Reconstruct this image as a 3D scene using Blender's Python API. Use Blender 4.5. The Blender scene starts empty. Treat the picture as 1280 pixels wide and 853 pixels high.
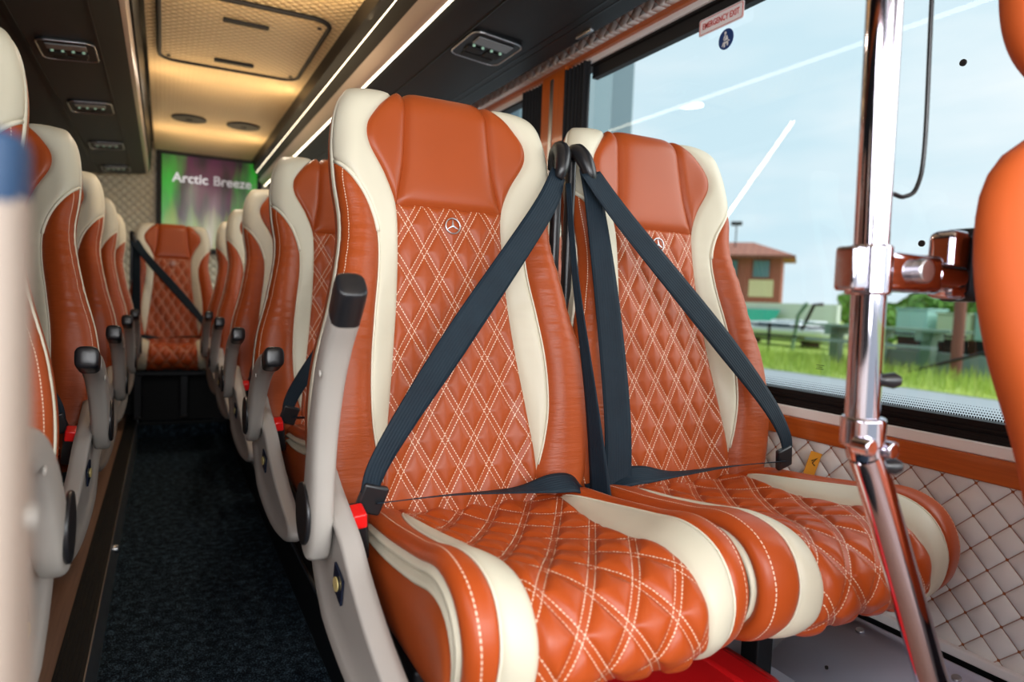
import bpy, bmesh, math, random
from mathutils import Vector, Matrix, noise
random.seed(7)
PI = math.pi
COL = bpy.context.scene.collection
ZO = 0.88            # aisle floor is z = 0, the eye stands 0.88 above it
PLAT = 0.13          # seat platform height

# ------------------------------------------------------------------ materials
def mat(name, col, rough=.5, metal=0., spec=.5, coat=0., emit=None, estr=1., bump=None, trans=0.):
    m = bpy.data.materials.new(name); m.use_nodes = True
    nt = m.node_tree; b = nt.nodes['Principled BSDF']
    b.inputs['Base Color'].default_value = (*col, 1); b.inputs['Roughness'].default_value = rough
    b.inputs['Metallic'].default_value = metal; b.inputs['Specular IOR Level'].default_value = spec
    b.inputs['Coat Weight'].default_value = coat
    if emit: b.inputs['Emission Color'].default_value = (*emit, 1); b.inputs['Emission Strength'].default_value = estr
    if bump:
        sc, st, dist = bump
        n = nt.nodes.new('ShaderNodeTexNoise'); n.inputs['Scale'].default_value = sc; n.inputs['Detail'].default_value = 3
        tc = nt.nodes.new('ShaderNodeTexCoord'); nt.links.new(tc.outputs['Object'], n.inputs['Vector'])
        bp = nt.nodes.new('ShaderNodeBump'); bp.inputs['Strength'].default_value = st; bp.inputs['Distance'].default_value = dist
        nt.links.new(n.outputs['Fac'], bp.inputs['Height']); nt.links.new(bp.outputs['Normal'], b.inputs['Normal'])
    return m
class G:
    """tiny node-math helper"""
    def __init__(s, m): s.nt = m.node_tree; s.b = s.nt.nodes.get('Principled BSDF')
    def n(s, t): return s.nt.nodes.new(t)
    def l(s, a, b): s.nt.links.new(a, b)
    def m(s, op, a, b=None, c=None):
        k = s.n('ShaderNodeMath'); k.operation = op
        for i, v in enumerate((a, b, c)):
            if v is None: continue
            if isinstance(v, (int, float)): k.inputs[i].default_value = v
            else: s.l(v, k.inputs[i])
        return k.outputs[0]
    def uv(s):
        u = s.n('ShaderNodeUVMap'); sp = s.n('ShaderNodeSeparateXYZ'); s.l(u.outputs[0], sp.inputs[0]); return sp.outputs[0], sp.outputs[1]
    def obj(s):
        u = s.n('ShaderNodeTexCoord'); sp = s.n('ShaderNodeSeparateXYZ'); s.l(u.outputs['Object'], sp.inputs[0]); return u.outputs['Object'], sp.outputs
    def mix(s, f, a, b):
        k = s.n('ShaderNodeMix'); k.data_type = 'RGBA'
        if isinstance(f, (int, float)): k.inputs['Factor'].default_value = f
        else: s.l(f, k.inputs['Factor'])
        for nm, v in ((6, a), (7, b)):
            if isinstance(v, tuple): k.inputs[nm].default_value = (*v, 1)
            else: s.l(v, k.inputs[nm])
        return k.outputs[2]
    def noise(s, vec, sc, det=3, rough=.5):
        k = s.n('ShaderNodeTexNoise'); k.inputs['Scale'].default_value = sc; k.inputs['Detail'].default_value = det; k.inputs['Roughness'].default_value = rough
        if vec: s.l(vec, k.inputs['Vector'])
        return k.outputs['Fac']
    def bump(s, h, st, dist, prev=None):
        k = s.n('ShaderNodeBump'); k.inputs['Strength'].default_value = st; k.inputs['Distance'].default_value = dist
        s.l(h, k.inputs['Height'])
        if prev: s.l(prev, k.inputs['Normal'])
        return k.outputs[0]

ORANGE = (.36, .064, .012); CREAM = (.66, .61, .475); STITCH = (.80, .60, .45)
def dashline(g, dist, along, off, hw=.00062, per=.0050, duty=.66):
    """1 on a dashed stitch line lying at |dist| = off"""
    d = g.m('ABSOLUTE', g.m('SUBTRACT', g.m('ABSOLUTE', dist), off))
    a = g.m('LESS_THAN', d, hw)
    w = g.m('LESS_THAN', g.m('FRACT', g.m('DIVIDE', along, per)), duty)
    return g.m('MULTIPLY', a, w)
def leather(name, col, quilt=None, edge=None, wrinkle=0., rough=.42):
    m = mat(name, col, rough=rough, spec=.32); g = G(m)
    vec, _ = g.obj(); grain = g.noise(vec, 900, 2)
    h = grain; prev = g.bump(grain, .12, .0006)
    big = g.noise(vec, 9, 3)
    if wrinkle:
        u, v = g.uv()
        cb = g.n('ShaderNodeCombineXYZ'); g.l(g.m('MULTIPLY', u, 14), cb.inputs[0]); g.l(g.m('MULTIPLY', v, 62), cb.inputs[1])
        wn = g.noise(cb.outputs[0], 1.0, 3, .6)
        prev = g.bump(wn, wrinkle, .006, prev)
    c = g.mix(g.m('MULTIPLY', big, .28), col, tuple(x * .62 for x in col))
    if quilt:
        A, B = quilt[:2]; L = 1 / math.sqrt(1 / A**2 + 1 / B**2); u, v = g.uv(); v = g.m('ADD', v, quilt[2])
        mask = None; groove = None
        for sgn in (1, -1):
            a = g.m('ADD', g.m('DIVIDE', u, A), g.m('MULTIPLY', v, sgn / B))
            f = g.m('MULTIPLY', g.m('SUBTRACT', g.m('FRACT', g.m('ADD', a, .5)), .5), L)
            al = g.m('SUBTRACT', g.m('MULTIPLY', u, L / B), g.m('MULTIPLY', v, sgn * L / A))
            k = dashline(g, f, al, .0046)
            mask = k if mask is None else g.m('MAXIMUM', mask, k)
        c = g.mix(mask, c, STITCH)
        prev = g.bump(mask, .6, .0008, prev)
    if edge:
        u, v = g.uv()
        k = dashline(g, u, v, edge)
        c = g.mix(k, c, STITCH)
    g.l(c, g.b.inputs['Base Color']); g.l(prev, g.b.inputs['Normal'])
    return m
M = {}
M['orange'] = leather('orange_leather', ORANGE)
M['bolster'] = leather('orange_bolster_leather', ORANGE, edge=.026, wrinkle=.30)
M['pad'] = leather('orange_pad_leather', ORANGE, rough=.38)
M['quilt_back'] = leather('quilted_orange_leather', ORANGE, quilt=(.053, .092, .016))
M['quilt_seat'] = leather('quilted_seat_leather', (.43, .068, .011), quilt=(.066, .098, 0.), rough=.36)
M['fgseat'] = leather('plain_orange_leather', (.50, .085, .012), rough=.7)
M['cream'] = leather('cream_leather', CREAM, rough=.42)
M['seam'] = leather('cream_piping', (.75, .70, .56), rough=.5)
M['shell'] = mat('beige_grey_plastic', (.40, .365, .335), .42, bump=(700, .15, .0006))
M['arm'] = mat('beige_armrest_plastic', (.41, .38, .345), .38, bump=(500, .1, .0005))
M['black'] = mat('black_plastic', (.012, .012, .014), .32, bump=(600, .1, .0004))
M['palearm'] = mat('pinkish_beige_plastic', (.33, .265, .22), .5)
M['skytintcap'] = mat('sky_tinted_cap', (.015, .05, .12), .5)  # dark cap with the sky's blue reflection put into its base colour
M['blackmatt'] = mat('matt_black', (.01, .01, .011), .7)
M['dark'] = mat('dark_grey_panel', (.010, .0125, .0145), .5, spec=.3, bump=(900, .25, .0006))
M['dark2'] = mat('darker_grey_panel', (.007, .008, .009), .45, spec=.3)
M['frame'] = mat('black_steel', (.02, .02, .022), .4, .6)
M['red'] = mat('red_button', (.75, .01, .01), .3)
M['redcase'] = mat('red_case', (.62, .008, .01), .32, coat=.3)
M['chrome'] = mat('chrome', (.62, .58, .66), .07, 1.)
M['steel'] = mat('brushed_steel', (.55, .55, .57), .3, 1.)
M['gold'] = mat('gold_print', (.75, .6, .25), .4, .3)
M['navy'] = mat('navy_sticker', (.008, .012, .03), .25)
M['white'] = mat('white_print', (.8, .8, .8), .5)
M['alum'] = mat('pinkish_aluminium', (.50, .42, .39), .33, .7)
M['rubber'] = mat('ribbed_rubber', (.007, .007, .008), .6, spec=.25)
M['greyplate'] = mat('lilac_grey_metal', (.72, .74, .90), .4, .1)
M['greyarch'] = mat('grey_arch_plastic', (.42, .45, .54), .5, bump=(500, .2, .001))
M['sill'] = mat('white_sill', (.93, .92, .91), .4)
M['belt_red'] = M['red']
M['orange_tag'] = mat('orange_tag', (.85, .35, .02), .5)
M['led'] = mat('warm_led', (1, .9, .7), .5, emit=(1., .86, .62), estr=5.5)
M['curtain'] = mat('black_curtain', (.010, .011, .014), .9)
M['lamp_dot'] = mat('green_lamp_dot', (.3, .5, .4), .4, emit=(.5, .8, .6), estr=.25)

def mk_belt():
    m = mat('navy_webbing', (.008, .016, .030), .6, spec=.22); g = G(m); u, v = g.uv()
    rib = g.m('SINE', g.m('MULTIPLY', u, 2 * PI / .0046)); w = g.m('SINE', g.m('MULTIPLY', v, 2 * PI / .0015))
    g.l(g.bump(g.m('ADD', g.m('MULTIPLY', w, .4), rib), .35, .0005), g.b.inputs['Normal'])
    n = g.noise(g.obj()[0], 30, 2)
    g.l(g.mix(n, (.004, .010, .018), (.008, .020, .032)), g.b.inputs['Base Color'])
    return m
M['belt'] = mk_belt()

def mk_wallquilt(name, col, A, thread, axes=(1, 2), rough=.5, depth=.012, lw=.0009):
    m = mat(name, col, rough, spec=.35); g = G(m); _, o = g.obj()
    mn = None; L = A / math.sqrt(2); fs = []
    for sgn in (1, -1):
        a = g.m('DIVIDE', g.m('ADD', o[axes[0]], g.m('MULTIPLY', o[axes[1]], sgn)), A)
        f = g.m('MULTIPLY', g.m('ABSOLUTE', g.m('SUBTRACT', g.m('FRACT', g.m('ADD', a, .5)), .5)), L)
        fs.append(f); mn = f if mn is None else g.m('MINIMUM', mn, f)
    q1 = g.m('MULTIPLY', g.m('SINE', g.m('MULTIPLY', fs[0], PI / L)), g.m('SINE', g.m('MULTIPLY', fs[1], PI / L))); h = g.m('POWER', g.m('MAXIMUM', q1, 0.0001), .36)
    node = g.m('LESS_THAN', g.m('ADD', fs[0], fs[1]), .0035)
    line = g.m('LESS_THAN', mn, lw)
    k = g.m('MAXIMUM', node, g.m('MULTIPLY', line, .65))
    g.l(g.mix(k, col, thread), g.b.inputs['Base Color'])
    g.l(g.bump(h, .75, depth), g.b.inputs['Normal'])
    return m
M['wallquilt'] = mk_wallquilt('cream_quilted_wall', (.90, .89, .86), .057, (.45, .14, .05))
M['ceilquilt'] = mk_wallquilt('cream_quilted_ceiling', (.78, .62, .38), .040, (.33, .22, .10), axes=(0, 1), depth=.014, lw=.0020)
M['rearquilt'] = mk_wallquilt('cream_quilted_rear', (.62, .57, .44), .060, (.22, .16, .09), axes=(0, 2), depth=.014)

def mk_wood(name, c1, c2, ax=1, rough=.28):
    m = mat(name, c1, rough, coat=.3); g = G(m); _, o = g.obj()
    cb = g.n('ShaderNodeCombineXYZ')
    for i in range(3): g.l(g.m('MULTIPLY', o[i], 6 if i == ax else 160), cb.inputs[i])
    n = g.noise(cb.outputs[0], 1.0, 4, .6)
    g.l(g.mix(n, c1, c2), g.b.inputs['Base Color']); g.l(g.bump(n, .1, .001), g.b.inputs['Normal'])
    return m
M['wood'] = mk_wood('orange_wood_trim', (.66, .150, .022), (.33, .060, .009))
M['woodv'] = mk_wood('orange_wood_pillar', (.66, .155, .022), (.33, .062, .009), ax=2)
M['woodfloor'] = mk_wood('brown_floor_vinyl', (.34, .19, .13), (.17, .09, .06), rough=.5)

def mk_carpet():
    m = mat('blue_black_carpet', (.01, .013, .018), .95, spec=.1); g = G(m); v, _ = g.obj()
    n = g.noise(v, 240, 2, .8); n2 = g.noise(v, 40, 2, .7)
    f = g.m('MULTIPLY', g.m('MAXIMUM', g.m('SUBTRACT', g.m('ADD', g.m('MULTIPLY', n, .7), g.m('MULTIPLY', n2, .3)), .50), 0), 7)
    g.l(g.mix(f, (.004, .007, .012), (.10, .17, .23)), g.b.inputs['Base Color'])
    g.l(g.bump(n, .8, .004), g.b.inputs['Normal'])
    return m
M['carpet'] = mk_carpet()

def mk_glass():
    m = bpy.data.materials.new('window_glass'); m.use_nodes = True; nt = m.node_tree
    for n in list(nt.nodes): nt.nodes.remove(n)
    o = nt.nodes.new('ShaderNodeOutputMaterial'); t = nt.nodes.new('ShaderNodeBsdfTransparent'); gl = nt.nodes.new('ShaderNodeBsdfGlossy')
    gl.inputs['Roughness'].default_value = .01; gl.inputs['Color'].default_value = (.9, .95, 1, 1)
    t.inputs['Color'].default_value = (.93, .98, .99, 1)
    fr = nt.nodes.new('ShaderNodeFresnel'); fr.inputs['IOR'].default_value = 1.42
    mx = nt.nodes.new('ShaderNodeMixShader'); nt.links.new(fr.outputs[0], mx.inputs[0]); nt.links.new(t.outputs[0], mx.inputs[1]); nt.links.new(gl.outputs[0], mx.inputs[2])
    nt.links.new(mx.outputs[0], o.inputs[0]); return m
M['glass'] = mk_glass()

# ------------------------------------------------------------------ mesh helpers
def link(o, parent=None):
    COL.objects.link(o)
    if parent is not None: o.parent = parent
    return o
def finish(name, bm, m, parent=None, smooth=True, bevel=0, angle=None):
    me = bpy.data.meshes.new(name)
    bmesh.ops.recalc_face_normals(bm, faces=bm.faces)
    bm.to_mesh(me); bm.free()
    if smooth:
        for p in me.polygons: p.use_smooth = True
    if isinstance(m, (list, tuple)):
        for q in m: me.materials.append(q)
    else: me.materials.append(m)
    o = bpy.data.objects.new(name, me); link(o, parent)
    if bevel:
        b = o.modifiers.new('bevel', 'BEVEL'); b.width = bevel; b.segments = 3; b.limit_method = 'ANGLE'; b.angle_limit = .6
    if angle is not None:
        me.set_sharp_from_angle(angle=angle)
    return o
def tag(o, label, cat, group=None, kind=None):
    o['label'] = label; o['category'] = cat
    if group: o['group'] = group
    if kind: o['kind'] = kind
    return o
def struct(o, label=None):
    o['kind'] = 'structure'
    if label: o['label'] = label
    return o
def empty(name, loc, label=None, cat=None, group=None):
    o = bpy.data.objects.new(name, None); COL.objects.link(o); o.location = loc; o.empty_display_size = .1
    if label: tag(o, label, cat, group)
    return o
def box(bm, a, b, mi=0):
    vs = [bm.verts.new((x, y, z)) for x in (a[0], b[0]) for y in (a[1], b[1]) for z in (a[2], b[2])]
    for f in ((0, 1, 3, 2), (4, 6, 7, 5), (0, 4, 5, 1), (2, 3, 7, 6), (0, 2, 6, 4), (1, 5, 7, 3)):
        q = bm.faces.new([vs[i] for i in f]); q.material_index = mi
def boxobj(name, a, b, m, parent=None, bevel=0):
    bm = bmesh.new(); box(bm, a, b); return finish(name, bm, m, parent, smooth=bool(bevel), bevel=bevel, angle=.7 if bevel else None)
def frame_dirs(pts, i):
    a = pts[max(i - 1, 0)]; b = pts[min(i + 1, len(pts) - 1)]; return (b - a).normalized()
def tube(bm, pts, r, seg=8, cap=True, up=Vector((0, 0, 1)), squash=1.):
    pts = [Vector(p) for p in pts]; rings = []
    rr = r if isinstance(r, (list, tuple)) else [r] * len(pts)
    prev = None
    for i, p in enumerate(pts):
        t = frame_dirs(pts, i)
        if prev is None:
            u = up if abs(t.dot(up)) < .95 else Vector((1, 0, 0))
            n = (u - t * u.dot(t)).normalized()
        else: n = (prev - t * prev.dot(t)).normalized()
        prev = n; b = t.cross(n)
        rings.append([bm.verts.new(p + (n * math.cos(k * 2 * PI / seg) + b * math.sin(k * 2 * PI / seg) * squash) * rr[i]) for k in range(seg)])
    for i in range(len(rings) - 1):
        for k in range(seg):
            bm.faces.new((rings[i][k], rings[i][(k + 1) % seg], rings[i + 1][(k + 1) % seg], rings[i + 1][k]))
    if cap: bm.faces.new(rings[0][::-1]); bm.faces.new(rings[-1])
def tubeobj(name, pts, r, m, parent=None, seg=10, squash=1.):
    bm = bmesh.new(); tube(bm, pts, r, seg, squash=squash); return finish(name, bm, m, parent, angle=.9)
def catmull(P, n=8):
    P = [Vector(p) for p in P]; out = []
    for i in range(len(P) - 1):
        p0 = P[max(i - 1, 0)]; p1 = P[i]; p2 = P[i + 1]; p3 = P[min(i + 2, len(P) - 1)]
        for k in range(n):
            t = k / n
            out.append(.5 * ((2 * p1) + (p2 - p0) * t + (2 * p0 - 5 * p1 + 4 * p2 - p3) * t * t + (3 * p1 - p0 - 3 * p2 + p3) * t**3))
    out.append(P[-1].copy()); return out
def interp(tab, t):
    """smooth table lookup"""
    if t <= tab[0][0]: return tab[0][1]
    if t >= tab[-1][0]: return tab[-1][1]
    for i in range(len(tab) - 1):
        if t <= tab[i + 1][0]:
            t0, v0 = tab[i]; t1, v1 = tab[i + 1]
            m0 = (v1 - tab[i - 1][1]) / (t1 - tab[i - 1][0]) if i > 0 else (v1 - v0) / (t1 - t0)
            m1 = (tab[i + 2][1] - v0) / (tab[i + 2][0] - t0) if i + 2 < len(tab) else (v1 - v0) / (t1 - t0)
            h = t1 - t0; s = (t - t0) / h
            return (2*s**3 - 3*s*s + 1) * v0 + (s**3 - 2*s*s + s) * h * m0 + (-2*s**3 + 3*s*s) * v1 + (s**3 - s*s) * h * m1
def sstep(a, b, x):
    t = min(1, max(0, (x - a) / (b - a))); return t * t * (3 - 2 * t)
def prism(bm, outline, x0, x1, mi=0):
    """outline of (y, z) extruded along x"""
    a = [bm.verts.new((x0, y, z)) for y, z in outline]; b = [bm.verts.new((x1, y, z)) for y, z in outline]
    f = [bm.faces.new(a), bm.faces.new(b[::-1])]; n = len(a)
    for i in range(n): f.append(bm.faces.new((a[i], b[i], b[(i + 1) % n], a[(i + 1) % n])))
    for q in f: q.material_index = mi
def cyl(bm, c, r, h, axis=(0, 0, 1), seg=24, r2=None):
    ax = Vector(axis).normalized(); q = Vector((0, 0, 1)).rotation_difference(ax).to_matrix().to_4x4()
    bmesh.ops.create_cone(bm, cap_ends=True, segments=seg, radius1=r, radius2=r if r2 is None else r2, depth=h, matrix=Matrix.Translation(Vector(c)) @ q)
def cylobj(name, c, r, h, m, parent=None, axis=(0, 0, 1), seg=24, bevel=0, r2=None):
    bm = bmesh.new(); cyl(bm, c, r, h, axis, seg, r2); return finish(name, bm, m, parent, bevel=bevel, angle=.7)

def plate(name, pts, dv, m, parent=None):
    bm = bmesh.new(); a = [bm.verts.new(p) for p in pts]; b = [bm.verts.new(Vector(p) + Vector(dv)) for p in pts]; n = len(a)
    bm.faces.new(a); bm.faces.new(b[::-1])
    for i in range(n): bm.faces.new((a[i], b[i], b[(i + 1) % n], a[(i + 1) % n]))
    return finish(name, bm, m, parent, smooth=False)
# ------------------------------------------------------------------ seat surfaces
REC = math.atan(.19)
UPV = Vector((0, math.sin(REC), math.cos(REC))); NRM = Vector((0, -math.cos(REC), math.sin(REC)))
T0, RT, TH = .690, .045, .09
QEND = T0 + RT * PI / 2
HW = [(-.05, .205), (.05, .234), (.15, .246), (.25, .237), (.35, .212), (.45, .193), (.50, .191), (.56, .198), (.62, .200), (.67, .195), (.70, .187), (.73, .172), (QEND, .150)]
CC = [(-.05, .135), (.06, .138), (.15, .128), (.25, .115), (.35, .104), (.45, .098), (.525, .100), (.575, .118), (.625, .146), (.66, .147), (.695, .126), (.73, .100), (QEND, .086)]
DD = [(.06, .138), (.11, .150), (.17, .158), (.25, .157), (.33, .148), (.41, .137), (.47, .136), (.51, .147), (.54, .163), (.575, .190), (.60, .225)]
SM = [(.525, .098), (.56, .091), (.60, .084), (.65, .080), (QEND, .074)]
BB = [(-.05, .03), (.05, .038), (.20, .046), (.40, .040), (.50, .026), (.60, .022), (.68, .014), (QEND, 0)]
RC = .034
def bk_edge(q): return interp(HW, q) - RC + RC * PI / 2
def bk_pos(s, q, h=0.):
    """point on the front of the backrest: s across (arc length), q up the middle, h puff"""
    hw = interp(HW, q); sg = 1 if s >= 0 else -1; a = abs(s)
    if q <= T0: t, n0, tv = q, 0., 0.
    else:
        ph = (q - T0) / RT; t = T0 + RT * math.sin(ph); n0 = -RT * (1 - math.cos(ph)); tv = ph
    if a <= hw - RC: x, nc, th = a, 0., 0.
    else:
        th = min((a - (hw - RC)) / RC, PI / 2); x = hw - RC + RC * math.sin(th); nc = -RC * (1 - math.cos(th))
    nc += interp(BB, q) * sstep(.09, .19, x)
    n = n0 + nc * (1 - abs(n0) / (TH / 2))
    crown = -.006 * (x / .2)**2 * sstep(.45, .73, q)
    hx = math.sin(th) * h; hn = math.cos(th) * h * math.cos(tv); ht = h * math.sin(tv)
    return Vector((sg * (x + hx), 0, .39)) + UPV * (t + crown + ht) + NRM * (n + hn)
# cushion profile (y, z) in seat space
CP = catmull([(0, .03, .392), (0, -.06, .397), (0, -.16, .405), (0, -.27, .420), (0, -.35, .432), (0, -.405, .424), (0, -.442, .392), (0, -.450, .355), (0, -.436, .328), (0, -.408, .306), (0, -.35, .292)], 14)
CL = [0.]
for i in range(1, len(CP)): CL.append(CL[-1] + (CP[i] - CP[i - 1]).length)
CEND = CL[-1]
def cprof(t):
    t = min(max(t, 0), CEND)
    import bisect
    i = min(max(bisect.bisect_left(CL, t), 1), len(CL) - 1); f = (t - CL[i - 1]) / (CL[i] - CL[i - 1])
    p = CP[i - 1].lerp(CP[i], f)
    a = CP[max(i - 2, 0)]; b = CP[min(i + 1, len(CP) - 1)]; d = (b - a).normalized()
    return p, Vector((0, d.z, -d.y)) if True else None
CW = .200; CR = .014
CX = .032; RAISE = .028
def cu_hw(t): return CW - .006 * sstep(.42, CEND, t) - .01 * (1 - sstep(0, .08, t))
def cu_edge(t): return cu_hw(t) - CR + CR * PI / 2
def cu_pos(s, t, h=0.):
    p, n = cprof(t)
    if n.z < 0 and t < .3: n = -n
    hw = cu_hw(t); a = abs(s); sg = 1 if s >= 0 else -1
    if a <= hw - CR: x, nc, th = a, 0., 0.
    else:
        th = min((a - (hw - CR)) / CR, PI / 2); x = hw - CR + CR * math.sin(th); nc = -CR * (1 - math.cos(th))
    nc += (RAISE * (1 - .9 * sstep(.44, .54, t)) * sstep(.08, .17, x) - .010 * (1 - sstep(.0, .12, x))) * sstep(0, .1, t)
    front = 1 - .10 * (x / CW)**2
    v = Vector((CX + sg * (x + math.sin(th) * h), 0, 0)) + p + n * (nc + math.cos(th) * h)
    v.y += .030 * (x / CW)**2 * sstep(.30, .46, t)
    return v

def sheet(name, pos, lo, hi, t0, t1, nt, ns, m, parent, puff=.004, pw=.006, uvmode='st', side=1, endfall=(True, True), extra=None, groove=.0015):
    bm = bmesh.new(); uvl = bm.loops.layers.uv.new('UVMap'); rows = []; uvs = {}
    for i in range(nt + 1):
        t = t0 + (t1 - t0) * i / nt; a = lo(t); b = max(hi(t), a + 1e-4); row = []
        for j in range(ns + 1):
            f = j / ns; s = a + (b - a) * f
            d = min(s - a, b - s)
            if endfall[0]: d = min(d, t - t0)
            if endfall[1]: d = min(d, t1 - t)
            h = puff * (1 - math.exp(-max(d, 0) / pw)) - groove * math.exp(-max(d, 0) / .002)
            if extra: h += extra(s, t) * (1 - math.exp(-max(d, 0) / .008))
            v = bm.verts.new(pos(side * s, t, h)); row.append(v)
            uvs[v] = (s, t) if uvmode == 'st' else (b - s, t)
        rows.append(row)
    for i in range(nt):
        for j in range(ns):
            f = bm.faces.new((rows[i][j], rows[i][j + 1], rows[i + 1][j + 1], rows[i + 1][j]))
            for lp in f.loops: lp[uvl].uv = uvs[lp.vert]
    return finish(name, bm, m, parent)
def merge_into(dst, src):
    """join mesh data of src (same material) into dst"""
    bm = bmesh.new(); bm.from_mesh(dst.data); bm.from_mesh(src.data); bm.to_mesh(dst.data); bm.free()
    for p in dst.data.polygons: p.use_smooth = True
    bpy.data.objects.remove(src)
def quiltfn(A, B, amp, off=0.):
    L = 1 / math.sqrt(1 / A**2 + 1 / B**2)
    def f(s, t):
        r = []
        for sg in (1, -1):
            a = s / A + sg * (t + off) / B; r.append(abs((a + .5) % 1 - .5) * L)
        k = min(r)
        if k < .0046: return amp * (.16 * (1 - (k / .0046)**2) )
        d = (k - .0046); return amp * (1 - math.exp(-d / .0055)) 
    return f
def bolster_wr(s, t):
    w = sstep(.22, .34, t) * (1 - sstep(.46, .56, t))
    return .0012 * w * math.sin(t * 2 * PI / .030 + 22 * s + 2.6 * math.sin(t * 41)) * (.5 + noise.noise(Vector((s * 20, t * 25, 9.)))) + .0016 * noise.noise(Vector((s * 30, t * 14, 2.)))
def cushion_wr(s, t): return .0015 * noise.noise(Vector((s * 22, t * 12, 5.)))

def build_backrest(root):
    qt = quiltfn(.053, .092, .0055, .016)
    sheet('quilted_back_panel', bk_pos, lambda t: -interp(CC, t), lambda t: interp(CC, t), -.05, .525, 190, 84, M['quilt_back'], root, .003, .005, extra=qt, endfall=(False, True))
    sheet('headrest_pad', bk_pos, lambda t: -interp(SM, t), lambda t: interp(SM, t), .525, QEND, 40, 30, M['pad'], root, .009, .010, endfall=(True, True))
    for sd in (1, -1):
        sheet('headrest_wing', bk_pos, lambda t: interp(SM, t), lambda t: max(interp(CC, t), interp(SM, t) + .001), .527, QEND, 40, 12, M['pad'], root, .008, .007, side=sd, endfall=(True, False))
        tr = sheet('cream_back_trim', bk_pos, lambda t: interp(CC, t), lambda t: min(interp(DD, t), bk_edge(t)), .06, QEND, 120, 14, M['cream'], root, .006, .006, side=sd, endfall=(False, False), extra=bolster_wr)
        tr['label'] = 'cream leather band'
        b = sheet('side_bolster', bk_pos, lambda t: min(interp(DD, t) if t > .06 else interp(CC, t), bk_edge(t) - .001), lambda t: bk_edge(t), -.05, .585, 110, 16, M['bolster'], root, .007, .008, uvmode='edge', side=sd, endfall=(False, False), extra=bolster_wr)
        # cream welt between bolster and trim, and round the outer edge
        bm = bmesh.new()
        tube(bm, [bk_pos(sd * min(interp(DD, t), bk_edge(t)), t, .002) for t in [.47 + .12 * i / 16 for i in range(17)]], .0038, 6)
        tube(bm, [bk_pos(sd * (interp(DD, t)), t, .0012) for t in [.07 + .40 * i / 40 for i in range(41)]], .0018, 5)
        finish('trim_piping', bm, M['seam'], root)
        bm = bmesh.new()
        tube(bm, [bk_pos(sd * bk_edge(t), t, .001) for t in [-.04 + (QEND + .03) * i / 70 for i in range(71)]], .0042, 6)
        finish('edge_piping', bm, M['seam'], root)
        # side gusset: cream strip in front, orange behind
        def side_pos(f, q):
            e = bk_pos(sd * bk_edge(q), q, 0)
            if q <= T0: t, nb = q, -TH / 2 - .012
            else: t, nb = T0 + RT * math.sin((q - T0) / RT), -TH / 2 - .002
            b_ = Vector((sd * (interp(HW, q) - .004), 0, .39)) + UPV * (t - .006 * sstep(.45, .73, q)) + NRM * nb
            v = e.lerp(b_, f); v.x += sd * .006 * math.sin(PI * f); return v
        for nm, f0, f1, mm, lab in (('cream_gusset', 0, .28, 'cream', 'cream leather strip along the edge'), ('side_gusset', .28, 1, 'orange', None)):
            bm = bmesh.new(); rows = []
            for i in range(61):
                q = -.05 + (QEND + .05) * i / 60
                rows.append([bm.verts.new(side_pos(f0 + (f1 - f0) * j / 6, q)) for j in range(7)])
            for i in range(60):
                for j in range(6): bm.faces.new((rows[i][j], rows[i][j + 1], rows[i + 1][j + 1], rows[i + 1][j]))
            o = finish(nm, bm, M[mm], root)
            if lab: o['label'] = lab
    # rear shell
    bm = bmesh.new(); rows = []
    for i in range(41):
        q = -.05 + (QEND + .05) * i / 40
        if q <= T0: t, nb = q, 0.
        else: ph = (q - T0) / RT; t = T0 + RT * math.sin(ph); nb = 1 - math.cos(ph)
        hw = interp(HW, q) - .004; row = []
        for j in range(21):
            u = -1 + 2 * j / 20; a = abs(u)
            rnd = (1 - max(0, (a - .8) / .2)**2)**.5 if a > .8 else 1
            n = -(TH / 2 + .012) - (TH / 2 - .012) * rnd * (1 - nb)
            if q > T0: n = n + .010 * nb
            row.append(bm.verts.new(Vector((u * hw, 0, .39)) + UPV * (t - .006 * u * u * sstep(.45, .73, q)) + NRM * n))
        rows.append(row)
    for i in range(40):
        for j in range(20): bm.faces.new((rows[i][j], rows[i][j + 1], rows[i + 1][j + 1], rows[i + 1][j]))
    finish('rear_shell', bm, M['orange'], root)
    # ring badge with a three-pointed star
    c = bk_pos(0, .492, .0095); ux = Vector((1, 0, 0)); bm = bmesh.new(); R = .0135
    ring = [c + (ux * math.cos(a) + UPV * math.sin(a)) * R for a in [k * 2 * PI / 32 for k in range(33)]]
    tube(bm, ring, .0014, 6, cap=False)
    for k in range(3):
        a = PI / 2 + k * 2 * PI / 3; d = ux * math.cos(a) + UPV * math.sin(a); e = ux * -math.sin(a) + UPV * math.cos(a)
        vs = [bm.verts.new(c + d * R), bm.verts.new(c + e * .0021 + NRM * .0002), bm.verts.new(c + NRM * .0018), bm.verts.new(c - e * .0021 + NRM * .0002)]
        bm.faces.new((vs[0], vs[1], vs[2])); bm.faces.new((vs[0], vs[2], vs[3]))
    o = finish('round_badge', bm, M['steel'], root); o['label'] = 'small metal ring badge with a three-pointed star'

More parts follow.
